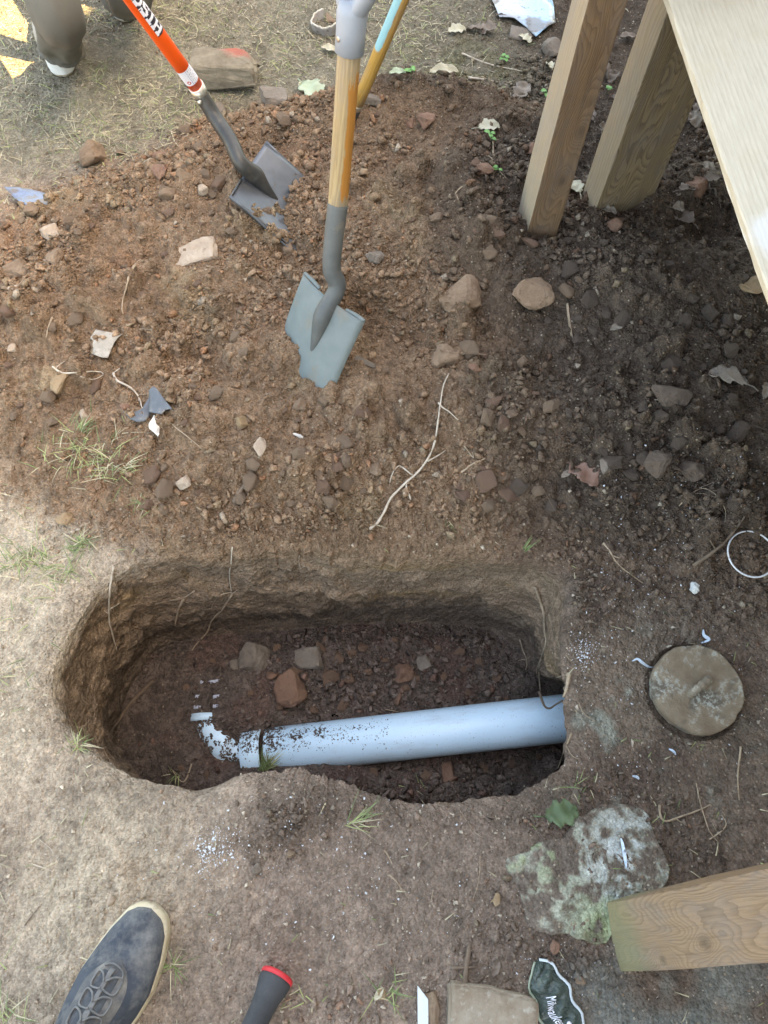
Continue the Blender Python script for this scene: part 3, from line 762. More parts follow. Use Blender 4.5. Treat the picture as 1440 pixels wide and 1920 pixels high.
if (lft.dot(R3 @ Vector((1, 0, 0)))) > 0: lft = -lft
rd = (rn_ * .62 + lft * .78).normalized()
tube('rivet', [rv + rd * .020, rv + rd * .0235, rv + rd * .0240], [.0042, .0042, .002], mat('rivet_steel', (.4, .38, .33), (.5, .47, .42), 60, .4, .8, bstr=0), sh, 14)

# --- orange shovel
so = empty('shovel', surf(470, 380)); tag(so, 'orange handled shovel with a dark square blade leaning at the back of the heap', 'shovel')
SL = c2w(430, 371, 1.65); SR = c2w(497, 268, 1.743); tip = c2w(541, 308, 1.772)
bo2, ux2, dn2, nz2, W2 = blade('blade', SL, SR, tip - SR, .25, M['dark_blade'], so, bow=-.010, side=0, back=1)
# cheeks turned up at both sides and a step along the shoulders
for (q, s_) in ((SL, 1), (SR, 1)):
    V = []; Fc = []
    for k in range(9):
        p_ = q + dn2 * (.25 * k / 8) + nz2 * .0; V += [p_, p_ + nz2 * (.012 if q is SL else .005) * (1 - k / 11) - ux2 * (.004 if q is SL else -.004)]
    for k in range(8): Fc.append((2 * k, 2 * k + 2, 2 * k + 3, 2 * k + 1))
    o_ = link('blade_cheek', mesh_from(V, Fc, 'blade_cheek', True), M['dark_blade'], so); s2 = o_.modifiers.new('thick', 'SOLIDIFY'); s2.thickness = .0028; s2.offset = 0
step('foot_rest', SL, SL.lerp(SR, .36) - nz2 * .008, nz2 - dn2 * .2, .006, M['dark_blade'], so)
midb = SL.lerp(SR, .48)
oL = c2w(368, 162, 1.62); oU = c2w(236, -18, 1.39); od = (oU - oL).normalized()
oS = c2w(376, 176, 1.636)
pth = catmull([tuple(oS), tuple(c2w(402, 218, 1.662)), tuple(c2w(432, 264, 1.666)), tuple(c2w(451, 305, 1.668)), tuple(midb + dn2 * .018 + nz2 * .006), tuple(midb + dn2 * .05 - nz2 * .002), tuple(midb + dn2 * .10 - nz2 * .012)], 8)
nn = len(pth); rad = [np.interp(i / (nn - 1), [0, .35, .55, .68, .84, 1], [.0158, .0165, .0170, .0200, .013, .003]) for i in range(nn)]
tube('socket', [Vector(p) for p in pth], rad, M['dark_socket'], so, 24)
M['orange'] = mat('orange_fibreglass', (.86, .10, .012), (.80, .085, .01), 9, .33, bstr=.05, spec=.5, c3=(.60, .10, .03), s3=30, f3=(.62, .8))
M['ferrule'] = mat('ferrule_steel', (.42, .40, .33), (.55, .53, .46), 14, .3, .8, bstr=.1)
tube('ferrule', [oS - od * -.0005, oS + od * .001, oL - od * .002], [.0162, .0168, .0168], M['ferrule'], so, 28)
shaft('orange_handle', oL - od * .004, oL + od * .80, .0152, .0152, M['orange'], so, 32, 8)
tube('ferrule_ring', [oL - od * .003, oL + od * .0, oL + od * .003], [.0166, .0172, .0166], mat('pale_ring', (.80, .62, .52), (.8, .66, .58), 9, .5, bstr=0), so, 28)
# printed band with block letters, and the small paper label: thin sleeves on the handle
GLY = {'H': ["11111..11111", ".111....111.", ".111....111.", ".111....111.", ".1111111111.", ".1111111111.", ".111....111.", ".111....111.", ".111....111.", "11111..11111"],
       'I': ["1111111", "..111..", "..111..", "..111..", "..111..", "..111..", "..111..", "..111..", "..111..", "1111111"],
       'S': [".1111111.1", "1111111111", "111....111", "1111......", ".11111111.", "..11111111", "......1111", "111....111", "1111111111", "1.1111111."],
       'C': ["..111111.1", ".111111111", "1111...111", "111.....11", "111.......", "111.......", "111.....11", "1111...111", ".111111111", "..1111111."],
       'O': ["..111111..", ".11111111.", "1111..1111", "111....111", "111....111", "111....111", "111....111", "1111..1111", ".11111111.", "..111111.."]}
def print_band(name, base_pt, ax_, r, z0, z1, a_mid, a_half, on, mats, parent, nz_=120, na=30):
    """a thin printed sleeve: on(u, v) picks the ink; u runs up the handle, v across it"""
    fr = frame_of(ax_, (1, 0, 0)).to_3x3(); V, Fc, MI = [], [], []
    for i in range(nz_ + 1):
        for k in range(na + 1):
            a = a_mid - a_half + 2 * a_half * k / na
            V.append(fr @ Vector((r * math.cos(a), r * math.sin(a), z0 + (z1 - z0) * i / nz_)))
    for i in range(nz_):
        for k in range(na):
            q = i * (na + 1) + k; Fc.append((q, q + 1, q + na + 2, q + na + 1)); MI.append(on((i + .5) / nz_, (k + .5) / na))
    me = mesh_from(V, Fc, name, True); o = link(name, me, mats, parent); me.polygons.foreach_set('material_index', MI)
    o.location = Vector(base_pt)
    return o
fr = frame_of(od, (1, 0, 0)).to_3x3(); vv = fr.transposed() @ (CAM - oL); aview = math.atan2(vv.y, vv.x)
rv_ = fr.transposed() @ (R3 @ Vector((1, 0, 0)))                      # which way is image right
sgn = 1 if (math.cos(aview + 1.57) * rv_.x + math.sin(aview + 1.57) * rv_.y) > 0 else -1
cols = []
for ch in 'HISCO':
    g = GLY[ch]; cols += [''.join(g[r_][c_] for r_ in range(10)) for c_ in range(len(g[0]))] + ['..........']
cols = ['..........'] + cols
def hz(py0, py1):                                   # handle heights from photo rows
    return [((c2w(0, 0, 1) - CAM).length * 0 + q) for q in (py0, py1)]
hpx = lambda px, py: min(range(0, 800), key=lambda k: (lambda w: (w[0] - px) ** 2 + (w[1] - py) ** 2)(w2p(oL + od * (k / 1000.)))) / 1000.
def w2p(P):
    v = R3.transposed() @ (Vector(P) - CAM); return (720 + F * v.x / -v.z, 960 - F * v.y / -v.z)
z_lab0, z_lab1 = hpx(358, 150), hpx(342, 124)
z_b0 = hpx(297, 56)
unit = (hpx(258, 2) - z_b0) / 33.0
tot = len(cols) * unit
M['ink_black'] = mat('ink_black', (.03, .028, .035), (.035, .03, .04), 20, .4, bstr=0)
M['ink_white'] = mat('ink_white', (.80, .80, .84), (.8, .8, .84), 20, .4, bstr=0)
amid = aview + sgn * .62
def ink(u, v):
    c_ = int(u * len(cols)); v = v if sgn < 0 else 1 - v           # letters stand with their tops to the image left
    v = 1 - v
    r_ = int((v - .08) / .84 * 10)
    return 1 if (0 <= r_ < 10 and cols[c_][r_] == '1') else 0
print_band('printed_lettering', oL, od, .0156, z_b0, z_b0 + tot, amid, .80, ink, [M['ink_black'], M['ink_white']], so, len(cols) * 2, 40)
M['label_grey'] = mat('label_grey_print', (.42, .44, .52), (.5, .52, .6), 200, .5, bstr=0)
M['label_red'] = mat('label_red_print', (.62, .08, .05), (.62, .08, .05), 20, .5, bstr=0)
def lab(u, v):
    vv_ = v if sgn > 0 else 1 - v
    if math.hypot((u - .22) * 1.0, (vv_ - .32) * 1.2) < .11 and math.hypot((u - .22), (vv_ - .32)) > .05: return 2
    if .45 < vv_ < .9 and int(vv_ * 22) % 2 == 0 and _hsh(int(u * 40), int(vv_ * 22)) > .35: return 1
    return 0
def _hsh(a, b): return (math.sin(a * 12.9898 + b * 78.233) * 43758.5453) % 1
print_band('paper_label', oL, od, .0156, z_lab0, z_lab1, aview, 1.45, lab, [M['ink_white'], M['label_grey'], M['label_red']], so, 30, 50)
rb = c2w(377, 190, 1.635); ro = (c2w(371, 194, 1.62) - rb).normalized()
tube('rivet', [rb + ro * .004, rb + ro * .0115, rb + ro * .0125], [.0045, .0045, .002], M['ferrule'], so, 12)

# --- third tool: only its shaft shows behind the grey shovel
tl = empty('garden_tool', surf(672, 205)); tag(tl, 'garden tool with an amber wooden shaft and worn blue paint behind the grey shovel', 'tool')
ta = c2w(670, 196, 1.80); tb = c2w(762, -22, 1.50); td = (tb - ta).normalized()
sdl = local_dir(ta, tb, (700, 100), (688, 94), 1.65); vis2 = (frame_of(tb - ta, (1, 0, 0)).to_3x3().transposed() @ (CAM - ta)); vis2.z = 0; vis2.normalize(); sdl = (sdl * .8 + vis2 * .6).normalized()
TLn = (tb - ta).length
w_t = shaft_mat('amber_shaft_wood', (.56, .33, .085), (.26, .13, .035), (.25, .60, .68), .006, (sdl.x, sdl.y), (TLn * .52, 5), .03)
shaft('wooden_shaft', ta, tb + td * .6, .0142, .0148, w_t, tl)
tube('metal_collar', [ta - td * .012, ta, ta + td * .006], [.0135, .0150, .0148], M['ferrule'], tl, 20)
tube('metal_socket', [ta - td * .09, ta - td * .05, ta - td * .010], [.010, .0125, .0138], M['dark_socket'], tl, 20)

# ---------------------------------------------------------------- stones
def block_mesh(name, seed, jit=.26, rough_=.07):
    r = random.Random(seed); bm = bmesh.new()
    for sx_ in (-1, 1):
        for sy_ in (-1, 1):
            for sz_ in (-1, 1):
                c_ = Vector((sx_ * (1 - r.random() * jit * 1.6), sy_ * (1 - r.random() * jit * 2), sz_ * (1 - r.random() * jit * 2)))
                bm.verts.new(c_)
                if r.random() < .55: bm.verts.new(Vector((c_.x * .86, c_.y * 1.0, c_.z * .72)))
    for _ in range(5): bm.verts.new(Vector((r.uniform(-.9, .9), r.uniform(-.9, .9), r.choice((-1, 1)) * r.uniform(.9, 1.1))))
    bmesh.ops.convex_hull(bm, input=bm.verts[:]); bmesh.ops.delete(bm, geom=[v for v in bm.verts if not v.link_faces], context='VERTS')
    bmesh.ops.bevel(bm, geom=bm.edges[:], offset=.09, segments=1, affect='EDGES'); bmesh.ops.triangulate(bm, faces=bm.faces[:]); bmesh.ops.subdivide_edges(bm, edges=bm.edges[:], cuts=3, use_grid_fill=True)
    A = np.array([v.co[:] for v in bm.verts]); kk = fbm(A[:, 0] * 2.6 + seed, A[:, 1] * 2.6, A[:, 2] * 2.6, 5, 930) * rough_ * 2
    for v, k in zip(bm.verts, kk): v.co = v.co + v.co.normalized() * float(k)
    bmesh.ops.recalc_face_normals(bm, faces=bm.faces); me = bpy.data.meshes.new(name); bm.to_mesh(me); bm.free(); return me
def hull_mesh(name, n=14, seed=0, sx=1, sy=1, sz=1, bev=.04, rough_=.0, sub=0, box=.0):
    r = random.Random(seed); bm = bmesh.new()
    for _ in range(n):
        v = Vector((r.gauss(0, 1), r.gauss(0, 1), r.gauss(0, 1))).normalized()
        if box: v = v / max(abs(v.x), abs(v.y), abs(v.z)) * (1 - box * .3) * .8 if r.random() < box else v
        v *= r.uniform(.82, 1.0)
        bm.verts.new((v.x * sx, v.y * sy, v.z * sz))
    res = bmesh.ops.convex_hull(bm, input=bm.verts[:])
    bmesh.ops.delete(bm, geom=[g for g in bm.verts if not g.link_faces], context='VERTS')
    if bev: bmesh.ops.bevel(bm, geom=bm.edges[:], offset=bev, segments=1, affect='EDGES')
    if sub:
        bmesh.ops.triangulate(bm, faces=bm.faces[:])
        bmesh.ops.subdivide_edges(bm, edges=bm.edges[:], cuts=sub, use_grid_fill=True)
        A = np.array([v.co[:] for v in bm.verts]); sc0 = 2.5 / max(np.abs(A).max(), 1e-6); kk = fbm(A[:, 0] * sc0 + seed, A[:, 1] * sc0, A[:, 2] * sc0, 4, 900) * rough_
        for v, k in zip(bm.verts, kk): v.co = v.co + v.co.normalized() * float(k)
    bmesh.ops.recalc_face_normals(bm, faces=bm.faces)
    me = bpy.data.meshes.new(name); bm.to_mesh(me); bm.free()
    return me
PXM = lambda px, py: (surf(px, py) - CAM).length * (ray(px, py).dot(R3 @ Vector((0, 0, -1)))) / F     # metres per photo pixel
def stone(px, py, w, h, m_, label, seed, sink=.35, rot=None, name='stone', cat='stone', sz=.6, rgh=.15, tilt=.25, box=0, n=14, group=None, sub=2):
    p_, nn_ = hit(px, py); k = PXM(px, py); r = random.Random(seed * 7 + 1)
    me = block_mesh(name, seed, .30 if w > 140 else .26) if box else hull_mesh(name, n, seed, 1, 1, 1, .10, rgh, sub, 0)
    sx, sy = w * k / 2, h * k / 2 * 1.18; szz = min(sx, sy) * sz / .6 * .8
    # bring the random hull to a true unit box
    co = np.array([v.co[:] for v in me.vertices]); mn, mx = co.min(0), co.max(0); co = (co - (mn + mx) / 2) / ((mx - mn) / 2)
    co *= np.array([sx, sy, szz]); me.vertices.foreach_set('co', co.astype(np.float32).ravel()); me.update()
    o = link(name, me, m_)
    o.location = p_ + Vector((0, 0, szz * (1 - 2 * sink)))
    o.rotation_euler = (r.uniform(-tilt, tilt), r.uniform(-tilt, tilt), rot if rot is not None else r.uniform(-.3, .3))
    return tag(o, label, cat, group)
big = stone(434, 150, 152, 76, None, 'largest brown boulder with a red stained top behind the heap', 31, .22, .0, 'boulder', 'boulder', .62, .07, .06, .6, 18)
mr, t, p = nodes('boulder_red_stain'); p.inputs['Roughness'].default_value = .9
c = coords(t); n1 = noise(t, c, 24, 6, .7); cl = mixc(t, (.18, .145, .10), (.29, .245, .175), ramp(t, n1, .35, .65))
vm = t.nodes.new('ShaderNodeVectorMath'); vm.operation = 'DISTANCE'; t.links.new(c, vm.inputs[0]); vm.inputs[1].default_value = (.025, .03, .05)
cl = mixc(t, cl, (.40, .105, .07), ramp(t, math_(t, 'ADD', vm.outputs['Value'], math_(t, 'MULTIPLY', noise(t, c, 40, 5, .7), .06)), .055, .085, .85, 0))
t.links.new(cl, p.inputs['Base Color']); bump(t, p, noise(t, c, 70, 8, .7), .9, .006); big.data.materials.append(mr)
R_, G_, D_, O_, W_, B_ = M['rock_red'], M['rock_grey'], M['rock_dark'], M['rock_ochre'], M['rock_pale'], M['rock']
SL_ = [(528,192,76,44,G_,'flat grey angular stone beside the red stained boulder'),(360,476,96,46,W_,'long pale brick like stone lying on the left of the heap'),
 (172,297,62,50,B_,'brown rock at the upper left foot of the heap'),(30,507,66,44,B_,'large tan rock touching the left edge of the picture'),
 (38,541,54,26,W_,'flat tan stone just below the large rock at the left edge'),(28,573,26,24,O_,'small pale yellow stone near the left edge'),
 (115,718,30,46,O_,'upright ochre stone between the pale root and the left edge'),(28,657,22,18,W_,'pale pebble low on the left side of the heap'),
 (457,803,46,50,O_,'flat ochre stone on the front slope of the heap'),(155,781,26,20,W_,'pale stone above the green grass on the left'),
 (345,906,30,26,W_,'pale pinkish stone at the front foot of the heap'),(484,843,30,34,W_,'knobbly pink stone below the flat ochre one'),
 (122,975,34,24,O_,'lone tan stone on the dry trodden ground at left'),(480,1237,62,52,G_,'largest grey block in the back of the pit'),
 (548,1292,60,62,R_,'reddish block in the pit above the pipe joint'),(578,1238,52,42,G_,'grey brown block right of the largest one in the pit'),
 (758,1262,42,34,R_,'pointed brown stone in the middle of the pit floor'),(842,1447,30,44,R_,'reddish stone tucked in front of the pipe'),
 (797,1240,34,30,G_,'round grey lump near the back of the pit floor'),(512,1262,26,24,R_,'small brown stone wedged between blocks in the pit'),
 (440,1247,18,18,G_,'small grey stone left of the largest pit block'),(740,1308,26,26,R_,'reddish pebble just above the pipe'),
 (1303,356,46,38,R_,'rust coloured rock in the dark soil behind the posts'),(1412,536,60,58,O_,'orange brown stone half under the cream board'),
 (1256,748,78,44,D_,'broad dark slab like clod on the right slope'),(1297,882,56,44,D_,'big dark clod right of the red brown leaf'),
 (1232,872,58,44,D_,'dark pointed clod beside the fine roots'),(835,668,54,48,M['clod'],'brown clod on the ridge right of the grey shovel'),
 (862,562,84,66,M['clod'],'large ochre lump of packed soil at the top of the heap'),(995,560,80,48,M['clod'],'reddish lump of packed soil right of the ochre one'),
 (1137,872,36,38,G_,'grey angular stone touching the red brown leaf'),(705,487,34,26,G_,'grey green stone behind the grey shovel'),
 (735,489,28,28,B_,'brown stone touching the grey green one behind the shovel'),(767,226,28,32,R_,'orange brown stone on the small dark pile'),
 (800,231,34,28,R_,'rust brown stone on the right of the small dark pile'),(905,321,42,24,R_,'rust stone right of the heap near the upper plants'),
 (995,284,30,24,R_,'brown stone left of the knotty post'),(475,1636,34,26,G_,'grey flat stone on trodden ground above the hammer'),
 (537,1592,34,28,B_,'brown clod on the trodden ground in front of the pit'),(805,1896,42,62,B_,'smooth brown stone between the metal strip and the brick'),
 (1034,99,40,34,G_,'pale grey lump of concrete left of the knotty post'),(208,1691,20,18,W_,'pale chip of stone just above the shoe toe'),
 (927,1686,20,20,O_,'ochre chip beside the mossy slab'),(1087,1837,22,14,B_,'rounded brown pebble left of the post foot'),
 (705,882,26,26,B_,'round brown stone left of the long root'),(540,468,24,24,B_,'brown stone above left of the grey shovel'),
 (300,328,34,30,R_,'reddish stone in the cluster left of the orange shovel'),(348,331,32,32,B_,'squarish brown stone in the cluster left of the orange shovel'),
 (316,372,36,28,B_,'low brown stone below the cluster by the orange shovel'),(300,292,36,26,R_,'highest reddish stone in the cluster by the orange shovel'),
 (380,356,24,22,W_,'pale chip left of the orange shovel blade'),(602,898,20,18,W_,'pale grey pebble at the front foot of the heap'),
 (1026,1668,0,0,None,''),(715,1862,20,18,O_,'ochre chip left of the metal strip'),(185,1425,0,0,None,''),(420,205,46,28,G_,'small grey stone beneath the orange shovel socket'),
 (705,1790,0,0,None,''),(1347,0,0,0,None,''),(562,760,28,24,B_,'brown stone above the white shell like chip'),(890,690,26,18,R_,'reddish chip on the ridge right of the grey shovel'),
 (1040,1776,22,22,R_,'reddish chip above the crumpled green wrapper'),(690,190,50,20,G_,'flat grey stone at the foot of the garden tool'),
 (75,1880-480,0,0,None,''),(235,770,20,18,R_,'red brown chip left of the dark plastic piece'),(95,440,40,26,W_,'tan stone above the cluster at far left'),
 (105,485,36,40,B_,'upright brown stone on the left flank of the heap'),(60,395,34,22,B_,'brown stone beside the blue plastic strip'),
 (1148,425,36,30,R_,'rusty clod at the foot of the wide plank post'),(1030,1490-30,0,0,None,''),(1300,1230-330,0,0,None,'')]
k_ = 0
for (px, py, w_, h_, m_, lb) in SL_:
    if not w_: continue
    k_ += 1
    stone(px, py, w_, h_, m_, lb, 100 + k_, .30, n=12 + k_ % 5, box=.4 if k_ in (1, 2, 16, 18, 46) else 0)
stone(292, 802, 22, 42, M['white_rock'], 'white elongated stone below the dark plastic piece', 77, .2, rot=.15)

# the mossy slab in front, lying in the soil
def slab_thing():
    px_out = [(945,1610),(985,1590),(1020,1575),(1060,1555),(1085,1530),(1105,1510),(1150,1500),(1205,1512),(1225,1545),(1245,1590),(1260,1640),(1235,1680),(1180,1700),(1150,1760),(1120,1775),(1070,1760),(1020,1755),(985,1730),(965,1690),(945,1650)]
    pts = np.array([tuple(surf(*q))[:2] for q in px_out]); c_ = pts.mean(0)
    n = 160; cv = np.array(catmull([tuple(q) for q in pts], 8, True)); NA = len(cv); NR = 60
    s_ = (np.arange(NR) + 1) / NR
    jag = .012 * fbm(cv[:, 0] * 30, cv[:, 1] * 30, 0, 4, 501)
    nd = (cv - c_) / np.linalg.norm(cv - c_, axis=1)[:, None]; cv = cv + nd * jag[:, None]
    X = c_[0] + (cv[None, :, 0] - c_[0]) * s_[:, None]; Y = c_[1] + (cv[None, :, 1] - c_[1]) * s_[:, None]
    base_ = macro(X, Y)
    z = base_ + .006 + .009 * fbm(X * 16, Y * 16, 0, 4, 502) + .0035 * fbm(X * 80, Y * 80, 0, 3, 503)
    e = s_[:, None]
    z = z - .06 * sstep(.93, 1.0, e) 
    V = np.stack([X, Y, z], -1).reshape(-1, 3); i = np.arange(NR - 1)[:, None] * NA; j = np.arange(NA)[None]; j2 = (j + 1) % NA
    Q = np.stack([i + j, i + NA + j, i + NA + j2, i + j2], -1).reshape(-1, 4)
    V = np.concatenate([V, [[c_[0], c_[1], V[0, 2]]]])
    me = np_mesh('mossy_slab', V, Q)
    n1 = fbm(V[:, 0] * 14, V[:, 1] * 14, 0, 5, 504); n2 = fbm(V[:, 0] * 60, V[:, 1] * 60, 0, 4, 505); n3 = fbm(V[:, 0] * 9 + 5, V[:, 1] * 9, 0, 3, 506)
    C = np.zeros((len(V), 3)) + np.array((.20, .155, .12))
    C = gmix(C, (.36, .36, .28), sstep(-.1, .30, .8 * n1 + 2.0 * n2) * .75)
    wh = P0(1190, 1620); wm = np.exp(-(((V[:, 0] - wh.x) / .09) ** 2 + ((V[:, 1] - wh.y) / .08) ** 2))
    C = gmix(C, (.60, .64, .62), sstep(.12, .36, n2 + .5 * n1) * wm * .8)
    gr = P0(1000, 1590); gm = np.exp(-(((V[:, 0] - gr.x) / .07) ** 2 + ((V[:, 1] - gr.y) / .05) ** 2)) + np.exp(-(((V[:, 0] - P0(1130, 1700).x) / .05) ** 2 + ((V[:, 1] - P0(1130, 1730).y) / .05) ** 2))
    C = gmix(C, (.26, .31, .15), np.clip(gm, 0, 1) * sstep(-.2, .2, n3 + n2) * .8)
    C = C * (1 + .35 * n2)[:, None]
    set_col(me, np.clip(C, .01, .9))
    tag(link('mossy_slab', me, soil_material('slab_stone', .16, .8)), 'irregular stone slab crusted with pale lichen and green moss', 'slab')
slab_thing()

# ---------------------------------------------------------------- concrete lid with its broken handle
lc = P0(1311, 1291, -.028)
lid = empty('tank_lid', lc); tag(lid, 'round weathered concrete lid with a broken handle stub beside the pit', 'lid')
def lid_mesh():
    NA, NR = 96, 34; V, Fc = [], []
    r0 = .0805
    prof = [(r0 * k / NR, 0.0) for k in range(1, NR + 1)] + [(r0 + .0022, -.003), (r0 + .003, -.009), (r0 + .001, -.03), (r0 - .004, -.045)]
    for (r, z) in prof:
        for k in range(NA):
            a = 2 * math.pi * k / NA; x, y = r * math.cos(a), r * math.sin(a)
            e = fbm(np.array([math.cos(a) * 5]), np.array([math.sin(a) * 5]), 0, 4, 601)[0] * .0035 * (r / r0) ** 6
            zz_ = z + (.0012 * vnoise(np.array([x * 60]), np.array([y * 60]), 0, 602)[0] + .0035 * vnoise(np.array([x * 18]), np.array([y * 18]), 0, 603)[0])
            V.append((x + e * math.cos(a), y + e * math.sin(a), zz_))
    for i in range(len(prof) - 1):
        for k in range(NA):
            k2 = (k + 1) % NA; Fc.append((i * NA + k, (i + 1) * NA + k, (i + 1) * NA + k2, i * NA + k2))
    V.append((0, 0, 0)); c_ = len(V) - 1
    for k in range(NA): Fc.append((c_, k, (k + 1) % NA))
    return mesh_from(V, Fc, 'lid_disc', True)
mc, t, p = nodes('old_concrete'); p.inputs['Roughness'].default_value = .95
c = coords(t); n1 = noise(t, c, 16, 6, .65); n2 = noise(t, c, 130, 5, .7); n3 = noise(t, coords(t, 'Object', (1, 1.6, 1)), 11, 3, .55)
cl = mixc(t, (.18, .128, .08), (.28, .22, .15), ramp(t, n1, .38, .62)); cl = mixc(t, cl, (.085, .072, .055), ramp(t, n3, .53, .62, 0, .75)); cl = mixc(t, cl, (.42, .43, .36), math_(t, 'MULTIPLY', ramp(t, n1, .50, .62), ramp(t, n2, .48, .58)))
cl = mixc(t, cl, (.12, .085, .06), ramp(t, n2, .56, .70, 0, .6))
t.links.new(cl, p.inputs['Base Color']); bump(t, p, n2, .8, .003)
ld = link('lid_disc', lid_mesh(), mc, lid); ld.location = lc; ld.rotation_euler = (.05, -.04, .3)
h0, h1 = c2w(1296, 1292, 1.345), c2w(1330, 1272, 1.345)
hm = mat('handle_rust', (.16, .125, .085), (.26, .22, .16), 60, .9, bstr=.6, c3=(.4, .36, .27), s3=60)
hp = [lc + Vector((-.018, -.010, -.006)), lc + Vector((-.015, -.007, .006)), lc + Vector((-.004, .001, .012)), lc + Vector((.010, .010, .011)), lc + Vector((.019, .016, .003)), lc + Vector((.021, .018, -.006))]
tube('handle_stub', [Vector(q) for q in catmull([tuple(q) for q in hp], 5)], [.0072 + .0012 * math.sin(i * 1.7) for i in range(26)], hm, lid, 12)
# plastic ring
rg = surf(1405, 1041, .004); rg.z += .009; ring_pts = [rg + Vector((.0455 * math.cos(a), .0455 * math.sin(a), .004 * math.sin(a))) for a in [2 * math.pi * k / 64 for k in range(64)]]
V, Fc = tube_data(ring_pts + [ring_pts[0]], .0017, 8, cap=False)
tag(link('plastic_ring', mesh_from(V, Fc, 'plastic_ring', True), mat('white_plastic', (.72, .74, .76), (.66, .66, .65), 30, .4, bstr=0, c3=(.3, .25, .2), s3=60)), 'thin white plastic ring lying on dark soil at the right edge', 'ring')

